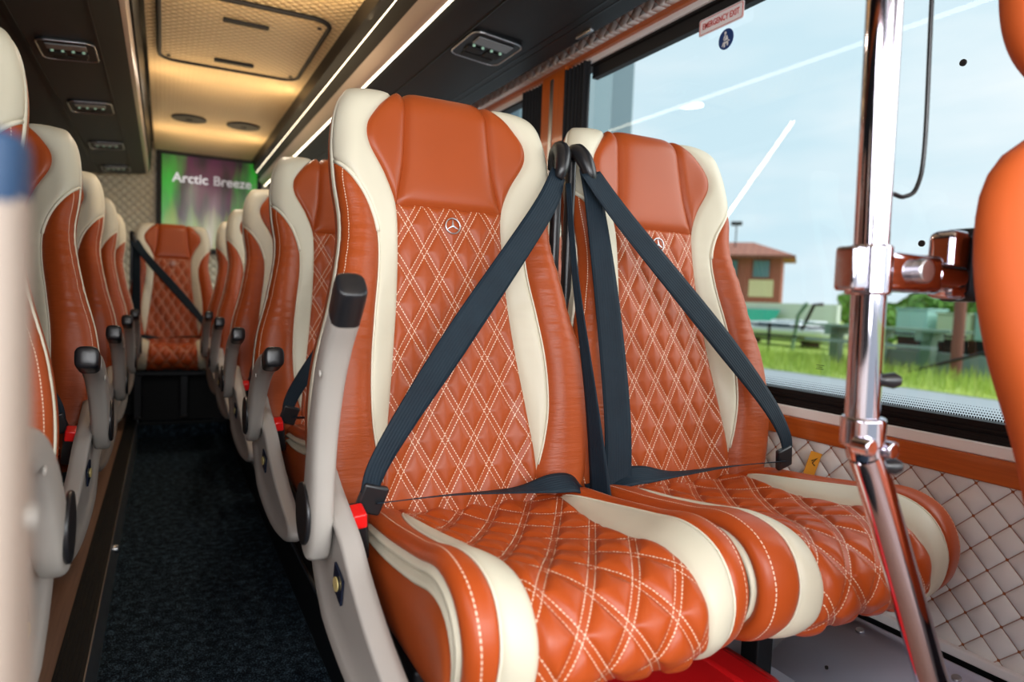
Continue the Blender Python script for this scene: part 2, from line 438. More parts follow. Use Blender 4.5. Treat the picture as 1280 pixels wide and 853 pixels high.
CI = [(.085, .140), (.15, .128), (.25, .113), (.33, .108), (.42, .110), (.50, .117), (CEND, .130)]
CO = [(.085, .140), (.12, .152), (.20, .162), (.30, .165), (.38, .160), (.45, .158), (.52, .162), (CEND, .170)]
def build_cushion(root):
    qt = quiltfn(.066, .098, .008)
    ci = lambda t: interp(CI, t); co = lambda t: max(interp(CO, t), interp(CI, t) + .0005)
    sheet('quilted_seat_panel', cu_pos, lambda t: -ci(t), ci, 0, CEND, 210, 84, M['quilt_seat'], root, .004, .006, extra=qt, endfall=(False, False))
    for sd in (1, -1):
        tr = sheet('cream_seat_trim', cu_pos, ci, co, .085, CEND, 110, 14, M['cream'], root, .006, .006, side=sd, endfall=(False, False), extra=cushion_wr)
        tr['label'] = 'cream leather band'
        sheet('cushion_bolster', cu_pos, lambda t: co(t) if t > .085 else ci(t), cu_edge, 0, CEND, 110, 16, M['bolster_seat'], root, .006, .008, uvmode='edge', side=sd, endfall=(False, False), extra=cushion_wr)
        bm = bmesh.new(); tube(bm, [cu_pos(sd * co(t), t, .001) for t in [.09 + (CEND - .09) * i / 60 for i in range(61)]], .0018, 5)
        finish('trim_piping', bm, M['seam'], root)
        # wall: core line inside the cushion toward which the sides run
        def wall(f, t):
            e = cu_pos(sd * cu_edge(t), t, 0)
            core = Vector((e.x + 0, min(max(e.y, -.37), .03), .302 + .01 * (1 - sstep(0, .3, t))))
            v = e.lerp(core, f); return v
        # open pleat: two cream rolls and a sunk strip
        bm = bmesh.new(); rows = []
        TT = [.02 + (CEND - .03) * i / 80 for i in range(81)]
        def pl(t, d):
            e = wall(0, t); c_ = wall(1, t); dd = (c_ - e); L = max(dd.length, 1e-4); return e + dd * min(d / L, 1)
        prof = [(.000, -.002), (.004, .004), (.008, .006), (.012, .001), (.014, -.006), (.018, -.006), (.021, .002), (.025, .006), (.029, .004), (.032, -.002)]
        for t in TT:
            w = .55 + .45 * math.sin(PI * min(1, t / .30) * .5)
            rows.append([bm.verts.new(pl(t, a * w) + Vector((sd * b, 0, 0))) for a, b in prof])
        for i in range(len(rows) - 1):
            for j in range(len(prof) - 1): bm.faces.new((rows[i][j], rows[i][j + 1], rows[i + 1][j + 1], rows[i + 1][j]))
        o = finish('cream_pleat', bm, M['cream'], root); o['label'] = 'folded cream leather pleat along the cushion side'
        bm = bmesh.new(); rows = []
        for t in TT:
            w = .55 + .45 * math.sin(PI * min(1, t / .30) * .5); a = pl(t, .031 * w); c_ = wall(1, t)
            row = []
            for j in range(9):
                f = j / 8; v = a.lerp(c_, f); v.x += sd * (.010 * (1 - (2 * f - 1)**4) if j else -.001); row.append(bm.verts.new(v))
            rows.append(row)
        for i in range(len(rows) - 1):
            for j in range(8): bm.faces.new((rows[i][j], rows[i][j + 1], rows[i + 1][j + 1], rows[i + 1][j]))
        finish('cushion_side_panel', bm, M['pad'], root)
    boxobj('cushion_base', (-.15, -.36, .282), (.19, .03, .32), M['blackmatt'], root, .01)
M['bolster_seat'] = leather('orange_cushion_bolster_leather', (.43, .068, .011), edge=.021, wrinkle=.06, rough=.36)

def build_shell(root):
    # aisle-side moulding (left of the seat)
    top = [(.03, .46), (-.02, .50), (-.09, .475), (-.17, .438), (-.22, .398), (-.29, .352), (-.36, .318), (-.41, .298), (-.425, .28), (-.40, .262), (-.34, .250), (-.26, .252), (-.17, .272), (-.09, .305), (-.03, .345), (.01, .39)]
    P = catmull([(0, a, b) for a, b in top + [top[0]]], 5)[:-1]
    bm = bmesh.new(); n = len(P); cx = Vector((0, -.2, .37))
    def ring(x, k, inward=0):
        out = []
        for p in P:
            q = cx + (p - cx) * k; q.x = x + .045 * sstep(-.06, -.44, q.y) * -1 if False else x + .07 * max(0, -q.y - .11); out.append(bm.verts.new(q))
        return out
    rings = [ring(-.222, .97), ring(-.232, 1.0), ring(-.246, .985), ring(-.252, .93), ring(-.246, .86), ring(-.245, .5)]
    for a, b in zip(rings, rings[1:]):
        for i in range(n): bm.faces.new((a[i], a[(i + 1) % n], b[(i + 1) % n], b[i]))
    bm.faces.new(rings[0]); bm.faces.new(rings[-1][::-1])
    sh = finish('side_shell', bm, M['shell'], root); sh['label'] = 'beige grey moulded side cover'
    # sticker: dark slanted label with a round gold face
    bm = bmesh.new(); y, z, x = -.168, .372, -.2485
    vs = [bm.verts.new((x + .07 * (-yy - .11) - .001, yy, zz)) for yy, zz in ((y - .020, z + .010), (y + .014, z + .024), (y + .020, z - .010), (y - .014, z - .024))]
    PV = [v.co.copy() for v in vs]; bm.free()
    st = plate('sticker', PV, (.003, 0, 0), M['navy'], sh)
    cylobj('sticker_disc', (x + .07 * .058 - .0030, y, z), .0095, .0015, M['gold'], sh, axis=(1, .09, 0), seg=20)
def build_armrest(root, lean, short=False, dx=0.):
    """pivoted armrest; lean = forward lean of the raised arm in radians from upright"""
    e = bpy.data.objects.new('armrest', None)  # replaced by mesh below
    bpy.data.objects.remove(e)
    S = catmull([(0, .012, -.055), (0, .018, 0), (0, .028, .06), (0, .032, .12), (0, .024, .19), (0, .004, .25), (0, -.020, .295)], 6)
    WY = [(0, .026), (.12, .038), (.3, .035), (.55, .027), (.85, .019), (1, .018)]
    def loft(bm, pts, wf, xw, cap=True):
        rings = []
        for i, p in enumerate(pts):
            t = frame_dirs(pts, i); nn = Vector((0, t.z, -t.y)); w, xx = wf(i / (len(pts) - 1)), xw(i / (len(pts) - 1)); r = []
            for k in range(20):
                a = k * 2 * PI / 20; cs, sn = math.cos(a), math.sin(a)
                cs = math.copysign(abs(cs)**.6, cs); sn = math.copysign(abs(sn)**.6, sn)
                r.append(bm.verts.new(p + nn * w * cs + Vector((xx * sn, 0, 0))))
            rings.append(r)
        for a, b in zip(rings, rings[1:]):
            for k in range(20): bm.faces.new((a[k], a[(k + 1) % 20], b[(k + 1) % 20], b[k]))
        bm.faces.new(rings[0][::-1]); bm.faces.new(rings[-1])
    if short: S = catmull([(0, .0, -.055), (0, 0, .06), (0, 0, .16), (0, 0, .25), (0, 0, .332)], 8)
    R = Matrix.Translation((-.262 + dx, -.135, .447)) @ Matrix.Rotation(lean, 4, 'X')
    bm = bmesh.new(); loft(bm, S, lambda f: interp(WY, f), lambda f: .0165 + .0015 * f)
    bm.transform(R); arm = finish('armrest', bm, M['palearm' if short else 'arm'], root, angle=1.2); arm['label'] = 'beige grey swivel armrest'
    C = catmull([(0, -.020, .293), (0, -.023, .303), (0, -.031, .322), (0, -.037, .337), (0, -.040, .343)], 5)
    if short: C = catmull([(0, 0, .330), (0, 0, .336), (0, 0, .345), (0, 0, .352), (0, 0, .356)], 5)
    bm = bmesh.new()
    wtab = [(0, .0192), (.5, .0195), (.8, .0185), (.93, .015), (1, .008)]
    loft(bm, C, lambda f: interp(wtab, f), lambda f: interp([(0, .0175), (.5, .0182), (.8, .0175), (.93, .014), (1, .007)], f))
    bm.transform(R); cp = finish('armrest_cap', bm, M['skytintcap' if short else 'black'], arm, angle=1.2); cp['label'] = 'black rubber end cap'
    # black strip up the rear of the arm
    bm = bmesh.new()
    tube(bm, [p + Vector((-.004, .019, 0)) for p in S[20:]], [.002 + .004 * i / (len(S) - 21) for i in range(len(S) - 20)], 8)
    bm.transform(R); finish('armrest_strip', bm, M['black'], arm)
    bm = bmesh.new(); cyl(bm, (-.0175, .028, -.004), .042, .006, (1, 0, 0), 28)
    bm.transform(R); o = finish('pivot_disc', bm, M['black'], arm, angle=.7, bevel=.002)
    bm = bmesh.new(); cyl(bm, (-.0185, -.002, .215), .0045, .002, (1, 0, 0), 16); bm.transform(R); finish('screw_cap', bm, M['arm'], arm)
def build_buckle(root, dz=0.):
    b = bpy.data.objects.new('belt_buckle', None)
    bm = bmesh.new(); box(bm, (-.012, -.019, -.050), (.012, .019, .024))
    bm.transform(Matrix.Translation((-.208, -.118, .432 + dz)) @ Matrix.Rotation(.25, 4, 'X') @ Matrix.Rotation(-.12, 4, 'Y'))
    k = finish('belt_buckle', bm, M['black'], root, bevel=.005, angle=.7)
    bm = bmesh.new(); box(bm, (-.0098, -.0215, .004), (.0098, .010, .0265))
    bm.transform(Matrix.Translation((-.208, -.118, .432 + dz)) @ Matrix.Rotation(.25, 4, 'X') @ Matrix.Rotation(-.12, 4, 'Y'))
    o = finish('release_button', bm, M['red'], k, bevel=.003, angle=.7); o['label'] = 'red release button'
def build_frame(root):
    bm = bmesh.new(); box(bm, (-.17, -.26, .245), (.19, .02, .284)); finish('seat_frame', bm, M['frame'], root, bevel=.006, angle=.7)
    for x in (-.06, .17):
        bm = bmesh.new(); box(bm, (x - .02, -.20, .0), (x + .02, -.16, .25)); box(bm, (x - .02, -.05, .0), (x + .02, -.01, .25)); box(bm, (x - .022, -.22, 0), (x + .022, .02, .012))
        finish('leg', bm, M['frame'], root, bevel=.004, angle=.7)
def make_seat(name, shell=True, lean=.42):
    global CX, CW
    CX, CW = (.020, .196) if shell else (0., .214)
    root = empty(name, (0, 0, 0)); build_backrest(root); build_cushion(root); build_frame(root)
    build_buckle(root, 0. if shell else -.028)
    if shell: build_shell(root); build_armrest(root, lean)
    return root
def children(o): return [c for c in bpy.data.objects if c.parent == o]
def copy_tree(o, parent=None):
    c = o.copy(); COL.objects.link(c); c.parent = parent
    for ch in children(o): copy_tree(ch, c)
    return c
def place(o, x, y, z, label, cat, group, mir=False):
    o.location = (x, y, z); o.scale = (-1 if mir else 1, 1, 1); tag(o, label, cat, group); return o

SG = 'orange and cream coach seats in rows'
YB = 1.035
seatA = make_seat('coach_seat', True, .30)
place(seatA, .449, YB, PLAT, 'large orange and cream leather coach seat in the nearest pair, on the aisle side', 'seat', SG)
seatB = make_seat('coach_seat', False)     # window-side: no shell
place(seatB, .903, YB, PLAT, 'orange and cream leather coach seat nearest the big window, behind the chrome pole', 'seat', SG, True)
# an aisle seat whose armrest leans further forward
def rest_of_rows():
    proto = copy_tree(seatA)
    for c in children(proto):
        if c.name.startswith('armrest'):
            for g in children(c): bpy.data.objects.remove(g)
            bpy.data.objects.remove(c)
    build_armrest(proto, .90)
    return proto
seatC = rest_of_rows()
first = [True]
def aisle(x, y, label, mir=False):
    o = seatC if first[0] else copy_tree(seatC); first[0] = False
    return place(o, x, y, PLAT, label, 'seat', SG, mir)
OFF = [.705, 1.39, 2.10, 2.76]
ordn = ['second', 'third', 'fourth', 'fifth']
for k, f in enumerate(OFF):
    aisle(.445, YB + f, 'aisle-side coach seat of the right-hand side, %s row from the front' % ordn[k])
    place(copy_tree(seatB), .903, YB + f, PLAT, 'window-side coach seat of the right-hand side, %s row from the front' % ordn[k], 'seat', SG, True)
LX = -.375
for k, f in enumerate([0.] + OFF):
    aisle(LX, YB + f, 'single coach seat on the left of the aisle, %s' % ['partly behind the blurred pale armrest', 'second in the row', 'third in the row', 'fourth in the row', 'farthest from the front'][k], True)
# rear bench
place(copy_tree(seatB), .045, YB + 3.40, PLAT + .012, 'coach seat at the end of the aisle under the aurora picture', 'seat', SG, True)
place(copy_tree(seatB), .51, YB + 3.40, PLAT + .012, 'rear row coach seat just right of the seat ending the aisle', 'seat', SG)
place(copy_tree(seatB), -.42, YB + 3.40, PLAT + .012, 'rear row coach seat just left of the seat ending the aisle', 'seat', SG)
# nearest left seat, armrest raised upright beside the lens
seatN = copy_tree(seatA)
for c in children(seatN):
    if c.name.startswith('armrest'):
        for g in children(c): bpy.data.objects.remove(g)
        bpy.data.objects.remove(c)
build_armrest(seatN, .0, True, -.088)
place(seatN, -.412, .44, PLAT, 'nearest left seat showing only its blurred pale upright armrest at the picture edge', 'seat', SG, True)

# ------------------------------------------------------------------ seat belts (seat space)
def ribbon(name, L, R_, m, parent, th=.0016, n=8):
    L = catmull(L, n); R_ = catmull(R_, n); bm = bmesh.new(); uvl = bm.loops.layers.uv.new('UVMap'); rows = []; uv = {}; d = 0
    K = 6
    for i in range(len(L)):
        if i: d += ((L[i] + R_[i]) / 2 - (L[i - 1] + R_[i - 1]) / 2).length
        w = (R_[i] - L[i]).length; row = []
        for j in range(K + 1):
            v = bm.verts.new(L[i].lerp(R_[i], j / K)); uv[v] = (w * j / K, d); row.append(v)
        rows.append(row)
    for i in range(len(rows) - 1):
        for j in range(K):
            f = bm.faces.new((rows[i][j], rows[i][j + 1], rows[i + 1][j + 1], rows[i + 1][j]))
            for lp in f.loops: lp[uvl].uv = uv[lp.vert]
    o = finish(name, bm, m, parent)
    s = o.modifiers.new('solid', 'SOLIDIFY'); s.thickness = th; s.offset = 0
    return o
def L_(x, y, z): return (x, y, z)
def build_belt(strap):
    root = empty('seat_belt', (0, 0, 0))
    # shoulder belt from guide (+x) down across to the hip (-x)
    ribbon('shoulder_strap', [(.174, .050, .998) if strap else (.180, .052, .995), (.120, .010, .915), (-.050, -.062, .716), (-.145, -.100, .590), (-.190, -.112, .515), (-.200, -.112, .474)],
           [(.224, .036, .985) if strap else (.208, .052, .975), (.158, .010, .895), (-.012, -.062, .688), (-.112, -.100, .572), (-.158, -.112, .510), (-.176, -.112, .470)], M['belt'], root)
    bm = bmesh.new(); box(bm, (-.019, -.006, -.022), (.019, .006, .022))
    bm.transform(Matrix.Translation((-.183, -.108, .462)) @ Matrix.Rotation(.3, 4, 'Y') @ Matrix.Rotation(.2, 4, 'X'))
    finish('latch_plate', bm, M['black'], root, bevel=.004, angle=.7)
    # lap belt, edge on at the latch then lying over to the far hip
    ribbon('lap_strap', [(-.178, -.092, .449), (-.06, -.078, .447), (.06, -.070, .445), (.13, -.064, .459), (.18, -.050, .453), (.225, -.020, .425)],
           [(-.178, -.122, .459), (-.06, -.108, .455), (.06, -.098, .444), (.13, -.096, .437), (.18, -.088, .430), (.225, -.055, .395)], M['belt'], root)
    # guide on the shoulder
    bm = bmesh.new()
    tube(bm, catmull([(.214, .110, 1.000), (.213, .098, 1.028), (.210, .076, 1.034), (.205, .058, 1.018), (.198, .048, .992), (.192, .050, .975)], 5), [.009 + .007 * math.sin(PI * i / 25) for i in range(26)], 10)
    finish('belt_guide', bm, M['black'], root)
    bm = bmesh.new(); box(bm, (.205, .080, .60), (.222, .10, 1.02)); finish('guide_rail', bm, M['black'], root, bevel=.006, angle=.7)
    if strap:
        ribbon('vertical_strap', [(.212, .062, 1.0), (.206, .045, .93), (.206, -.002, .75), (.208, -.050, .55), (.208, -.062, .41)],
               [(.178, .060, 1.0), (.168, .038, .93), (.163, -.018, .75), (.162, -.066, .55), (.162, -.078, .41)], M['belt'], root)
    else:
        ribbon('vertical_strap', [(.203, .040, .965), (.200, .000, .80), (.214, -.040, .58), (.222, -.060, .41)],
               [(.208, .030, .965), (.206, -.012, .80), (.223, -.066, .58), (.236, -.105, .41)], M['belt'], root)
    return root
BG = 'navy seat belts fastened across the coach seats'
b1 = build_belt(False); place(b1, .446, YB, PLAT, 'navy belt running from the middle down left across the large nearest seat', 'seat belt', BG)
b2 = build_belt(True); place(b2, .903, YB, PLAT, 'navy belt running from the middle down right across the nearest window seat', 'seat belt', BG, True)
for k, f in enumerate(OFF):
    place(copy_tree(b1), .445, YB + f, PLAT, 'dark belt on the %s-row seat to the right of the aisle' % ordn[k], 'seat belt', BG)
    place(copy_tree(b1), LX, YB + f, PLAT, 'dark belt on the %s-row single seat left of the aisle' % ordn[k], 'seat belt', BG, True)
place(copy_tree(b2), .045, YB + 3.40, PLAT + .012, 'dark belt crossing the seat at the end of the aisle', 'seat belt', BG, True)

# ------------------------------------------------------------------ room shell
XR, XL, YR, YF = 1.25, -.66, 5.75, -1.7
struct(boxobj('floor', (-.128, YF, -.03), (.345, 4.42, 0), M['carpet']), 'dark blue speckled aisle carpet')
struct(boxobj('trim_1', (XL, YF, -.03), (-.182, YR, PLAT), M['woodfloor']), 'brown wood-effect platform left of the aisle')
struct(boxobj('trim_2', (.362, YF, -.03), (XR, YR, PLAT), M['woodfloor']), 'platform under the right-hand seats')
bm = bmesh.new(); box(bm, (-.182, YF, -.03), (-.128, 4.42, PLAT + .004))
for k in range(5): box(bm, (-.178 + k * .009, YF, PLAT), (-.174 + k * .009, 4.42, PLAT + .008))
struct(finish('trim_3', bm, M['rubber'], smooth=False), 'ribbed black edge rail left of the aisle')
bm = bmesh.new(); box(bm, (-.1295, YF, .0), (-.1265, 4.42, PLAT + .006)); struct(finish('trim_4', bm, M['steel'], smooth=False))
bm = bmesh.new(); box(bm, (.345, YF, -.03), (.41, 4.42, PLAT + .003)); struct(finish('trim_5', bm, M['dark2'], smooth=False), 'dark edge of the right-hand platform')
bm = bmesh.new(); box(bm, (.3435, YF, PLAT - .004), (.349, 4.42, PLAT + .006)); struct(finish('trim_6', bm, M['steel'], smooth=False), 'thin metal strip on the right platform edge')
bm = bmesh.new(); box(bm, (-.128, 4.42, -.03), (.345, 4.55, .085)); struct(finish('trim_7', bm, M['carpet'], smooth=False), 'carpeted step at the end of the aisle')
bm = bmesh.new(); box(bm, (-.63, 4.50, .085), (1.2, 4.9, .40)); struct(finish('trim_8', bm, M['blackmatt'], smooth=False), 'black box under the rear seats')
bm = bmesh.new(); box(bm, (-.128, 4.405, .075), (.345, 4.43, .092)); struct(finish('trim_9', bm, M['dark'], smooth=False))
bm = bmesh.new(); cyl(bm, (-.124, 2.30, .09), .012, .02, (1, 0, 0), 16); o = finish('floor_stud', bm, M['steel'], bevel=.003, angle=.7)
tag(o, 'small round metal stud on the left side of the aisle step edge', 'stud')

ZC = ZO + 1.0
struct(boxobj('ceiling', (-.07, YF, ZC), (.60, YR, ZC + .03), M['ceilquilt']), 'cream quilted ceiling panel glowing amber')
struct(boxobj('wall_rear', (XL, YR, -.03), (XR, YR + .04, ZC + .1), M['rearquilt']), 'cream quilted rear wall')
struct(boxobj('wall_left', (XL - .04, YF, -.03), (XL, YR, ZO - .2), M['wallquilt']))
struct(boxobj('trim_10', (XL - .04, YF, ZO + .62), (XL + .01, YR, ZC + .1), M['wood']))
struct(boxobj('window_1', (XL - .02, YF, ZO - .2), (XL - .012, YR, ZO + .62), M['glass']))
# roof skin closing the coves
bm = bmesh.new(); box(bm, (XL, YF, ZC + .06), (XR, YR, ZC + .10)); struct(finish('trim_11', bm, M['dark2'], smooth=False))

# luggage racks: outline (x, z rel eye) extruded along y
def rack(name, outl, y0, y1, m, label):
    bm = bmesh.new(); prism(bm, outl, 0, 1)
    for v in bm.verts: v.co = Vector((v.co.y, y0 + (y1 - y0) * v.co.x, v.co.z + ZO))
    return struct(finish(name, bm, m, smooth=False, angle=.5), label)
rack('trim_12', [(-.660, .735), (-.470, .765), (-.455, .77), (-.150, .797), (-.118, .805), (-.108, .82), (-.108, .90), (-.16, 1.06), (-.66, 1.06)], YF, 5.62, M['dark'], 'dark luggage rack over the left seats')
rack('trim_13', [(1.130, .802), (1.085, .772), (.72, .800), (.695, .812), (.690, .83), (.70, .90), (.72, 1.06), (1.245, 1.06), (1.245, .872), (1.14, .872)], YF, 5.62, M['dark'], 'dark luggage rack over the right seats')
# panel joints under the racks
for x0, z0, x1 in ((.80, .7925, .803), (1.005, .780, 1.012), (1.03, .778, 1.036)):
    bm = bmesh.new(); box(bm, (x0, YF, ZO + z0 - .003), (x1, 5.62, ZO + z0 + .001)); o = struct(finish('trim_14', bm, M['dark2'], smooth=False))
for x0, z0, x1, mm in ((-.20, .7875, -.196, 'dark2'), (-.42, .770, -.40, 'dark2')):
    bm = bmesh.new(); box(bm, (x0, YF, ZO + z0 - .003), (x1, 5.62, ZO + z0 + .002)); o = struct(finish('trim_15', bm, M[mm], smooth=False))
# aluminium profiles with led lines
def profile(name, outl, m, label=None): return rack(name, outl, YF, 5.62, m, label)
profile('trim_16', [(.640, .845), (.664, .812), (.685, .800), (.695, .812), (.700, .86), (.66, .862)], M['alum'], 'pinkish aluminium rack profile right of the aisle')
profile('trim_17', [(.600, .93), (.60, 1.0), (.72, 1.0), (.70, .86), (.655, .862), (.625, .885)], M['dark2'], 'dark cove beside the amber ceiling')
bm = bmesh.new(); box(bm, (.612, YF, ZO + .893), (.626, 5.60, ZO + .903)); bm.transform(Matrix.Identity(4))
def ledobj(x, z, dx, dz, label):
    bm = bmesh.new(); pts = [(x, z), (x + dx, z + dz), (x + dx + .002, z + dz + .006), (x + .002, z + .006)]; prism(bm, pts, 0, 1)
    for v in bm.verts: v.co = Vector((v.co.y, -1.5 + 7.1 * v.co.x, v.co.z + ZO))
    return tag(finish('led_strip', bm, M['led'], smooth=False), label, 'led strip', 'warm led strips along the right rack')
ledobj(.619, .894, .014, -.010, 'upper of two glowing warm led strips beside the amber ceiling')
ledobj(.679, .7975, .010, .0035, 'lower of two glowing warm led strips, along the right luggage rack edge')
# left rack edge profile
profile('trim_18', [(-.120, .802), (-.106, .806), (-.098, .825), (-.098, .86), (-.108, .862), (-.112, .82)], M['alum'], 'slim aluminium profile along the left rack')
profile('trim_19', [(-.094, .83), (-.090, .83), (-.085, .99), (-.107, .99), (-.107, .87)], M['dark2'])

# passenger service pods
def pod_mesh():
    root = empty('service_pod', (0, 0, 0))
    def rr(w, l, r, sk=0):
        w, l = .105, l * .82
        out = []
        for cx, cy, a0 in ((w - r, l - r, 0), (-w + r, l - r, 90), (-w + r, -l + r, 180), (w - r, -l + r, 270)):
            for k in range(7):
                a = math.radians(a0 + 15 * k); out.append((cx + r * math.cos(a) , cy + r * math.sin(a)))
        return out
    bm = bmesh.new(); a = rr(.062, .100, .03); P = [Vector((x, y, -.004)) for x, y in a]; tube(bm, P + [P[0]], .0025, 6, cap=False)
    o = finish('pod_rim', bm, M['steel'], root); o['label'] = 'thin light rim'
    plate('pod_plate', [(x, y, -.004) for x, y in rr(.061, .099, .03)], (0, 0, .008), M['dark2'], root)
    boxobj('reading_lamp_lens', (.028, -.058, -.010), (.080, .058, -.005), M['podlens'], root, .003)
    for k in range(4):
        bm = bmesh.new(); cyl(bm, (.012, -.045 + k * .030, -.008), .0045, .006, (0, 0, 1), 12); finish('switch', bm, M['lamp_dot'], root)
    for y0, y1 in ((-.070, -.008), (.008, .070)):
        boxobj('air_nozzle', (-.045, y0 * .82, -.010), (-.004, y1 * .82, -.004), M['blackmatt'], root, .004)
    boxobj('loudspeaker_grille', (-.085, -.050, -.008), (-.055, .050, -.004), M['blackmatt'], root, .003)
    return root
M['podlens'] = mat('grey_lens', (.17, .17, .175), .3)
pod = pod_mesh(); PG = 'service pods under the luggage racks'
pod.location = (.890, 1.99, ZO + .782); pod.rotation_euler = (Matrix.Rotation(math.atan(.095), 3, 'Y') @ Matrix.Rotation(-PI / 2, 3, 'Z')).to_euler()
tag(pod, 'dark service pod with switches under the right rack above the large front seat', 'service pod', PG)
for k, y in enumerate((2.78, 3.60, 4.52, 5.36)):
    p = copy_tree(pod); p.location = (-.293, y, ZO + .780); p.rotation_euler = (Matrix.Rotation(-math.atan(.082), 3, 'Y') @ Matrix.Rotation(-PI / 2, 3, 'Z')).to_euler()
    p['label'] = '%s service pod under the left luggage rack, counted from the front' % ['first and largest', 'second', 'third', 'fourth and farthest'][k]
o = boxobj('rack_clip', (1.062, 1.66, ZO + .766), (1.074, 1.74, ZO + .776), M['steel'], None, .002); tag(o, 'small metal clip on the underside of the right rack beside its service pod', 'clip')

# ceiling hatch, handles and speakers
def rrect(x0, x1, y0, y1, r, z):
    out = []
    for cx, cy, a0 in ((x1 - r, y1 - r, 0), (x0 + r, y1 - r, 90), (x0 + r, y0 + r, 180), (x1 - r, y0 + r, 270)):
        for k in range(9):
            a = math.radians(a0 + 11.25 * k); out.append(Vector((cx + r * math.cos(a), cy + r * math.sin(a), z)))
    return out
hatch = empty('roof_hatch', (.26, 3.0, ZC - .01), 'quilted cream roof hatch with black rounded outline and two slots', 'hatch')
P = rrect(-.285, .285, -.40, .40, .07, 0); bm = bmesh.new(); tube(bm, P + [P[0]], .009, 8, cap=False); finish('hatch_seal', bm, M['blackmatt'], hatch)
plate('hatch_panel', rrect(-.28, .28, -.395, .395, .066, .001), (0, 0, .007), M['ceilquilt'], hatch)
for y in (-.22, .28): boxobj('hatch_slot', (-.075, y - .013, -.010), (.085, y + .013, .0), M['blackmatt'], hatch, .003)
for x in (-.25, .25):
    for y in (-.33, .33): cylobj('hatch_screw', (x, y, -.006), .008, .004, M['blackmatt'], hatch)
for k, (x, y, r, lab) in enumerate(((.125, 4.54, .095, 'round dark ceiling speaker left of its twin near the picture'), (.425, 4.54, .095, 'round dark ceiling speaker right of its twin near the picture'), (.44, 2.32, .105, 'large round dark ceiling speaker at the top edge, nearer than the hatch'))):
    s = empty('ceiling_speaker', (x, y, ZC - .004), lab, 'speaker', 'round ceiling speakers')
    cylobj('speaker_grille', (0, 0, 0), r, .012, M['blackmatt'], s, seg=40, bevel=.004); cylobj('speaker_cone', (0, 0, -.008), r * .18, .006, M['curtain'], s, seg=24)

# aurora picture screen on the rear wall
scr = empty('video_screen', (.305, YR - .03, ZO + .66), 'black-framed screen on the rear wall showing green and purple aurora with writing', 'screen')
sx0, sx1, sz0, sz1 = -.325, .335, -.36, .315
boxobj('screen_frame', (sx0 - .035, -.005, sz0 - .04), (sx1 + .035, .025, sz1 + .045), M['blackmatt'], scr, .004)
def mk_aurora():
    m = bpy.data.materials.new('aurora_image'); m.use_nodes = True; g = G(m); b = g.b
    vec, o = g.obj()
    x, z = o[0], o[2]
    def wave(ph, sx, sz, nz):
        cb = g.n('ShaderNodeCombineXYZ'); g.l(g.m('MULTIPLY', x, sx), cb.inputs[0]); g.l(g.m('ADD', g.m('MULTIPLY', z, sz), ph), cb.inputs[1])
        return g.noise(cb.outputs[0], nz, 2, .5)
    n1 = wave(0, 9, 2.0, 1.0); n2 = wave(7, 6, 1.6, 1.3); n3 = wave(13, 14, 2.2, 1.0)
    base = g.mix(g.m('SMOOTH_MIN', 1, g.m('MULTIPLY', g.m('MAXIMUM', g.m('SUBTRACT', n2, .42), 0), 6), .1), (.022, .006, .016), (.11, .012, .055))
    # green at left and right borders, sweeping to the lower middle
    ax = g.m('ABSOLUTE', x)
    gr = g.m('MULTIPLY', g.m('MAXIMUM', g.m('SUBTRACT', g.m('ADD', g.m('MULTIPLY', ax, 1.9), g.m('MULTIPLY', n1, .8)), .72), 0), 3.0)
    c = g.mix(g.m('MINIMUM', gr, 1), base, (.03, .50, .03))
    low = g.m('MULTIPLY', g.m('MAXIMUM', g.m('SUBTRACT', g.m('ADD', g.m('MULTIPLY', z, -1.7), g.m('MULTIPLY', n3, .9)), .55), 0), 3)
    c = g.mix(g.m('MINIMUM', low, .9), c, (.30, .42, .04))
    # pale curtain right of centre
    d = g.m('ABSOLUTE', g.m('SUBTRACT', g.m('ADD', x, g.m('MULTIPLY', z, -.12)), .03))
    pale = g.m('MULTIPLY', g.m('MAXIMUM', g.m('SUBTRACT', .11, d), 0), g.m('MULTIPLY', g.m('MAXIMUM', g.m('SUBTRACT', .12, z), 0), 30))
    c = g.mix(g.m('MINIMUM', g.m('MULTIPLY', pale, n3), .85), c, (.80, .62, .60))
    d2 = g.m('ABSOLUTE', g.m('ADD', x, .13))
    p2 = g.m('MULTIPLY', g.m('MAXIMUM', g.m('SUBTRACT', .07, d2), 0), g.m('MULTIPLY', g.m('MAXIMUM', g.m('SUBTRACT', .2, z), 0), 30))
    c = g.mix(g.m('MINIMUM', g.m('MULTIPLY', p2, n1), .6), c, (.55, .75, .5))
    b.inputs['Base Color'].default_value = (.01, .01, .01, 1); b.inputs['Roughness'].default_value = .2
    g.l(c, b.inputs['Emission Color']); b.inputs['Emission Strength'].default_value = .62
    return m
boxobj('screen_picture', (sx0, -.008, sz0), (sx1, -.002, sz1), mk_aurora(), scr)
def textobj(name, body, size, m, parent, loc, rot, ext=.001, sx=1., bold=0.):
    cu = bpy.data.curves.new(name, 'FONT'); cu.body = body; cu.size = 1.0; cu.extrude = ext / size; cu.align_x = 'CENTER'; cu.align_y = 'CENTER'; cu.offset = bold / size
    o = bpy.data.objects.new(name + '_c', cu); COL.objects.link(o); bpy.context.view_layer.update()
    me = bpy.data.meshes.new_from_object(o.evaluated_get(bpy.context.evaluated_depsgraph_get())); bpy.data.objects.remove(o)
    me.materials.clear(); me.materials.append(m); q = bpy.data.objects.new(name, me); link(q, parent); q.location = loc; q.rotation_euler = rot; me.transform(Matrix.Diagonal((size * sx, size, size, 1))); return q
t1 = textobj('screen_lettering', 'Arctic', .098, mat('white_text', (.1, .1, .1), .5, emit=(.85, .8, .8), estr=.8), scr, (-.135, -.012, .150), (PI / 2, 0, 0), bold=.0015)
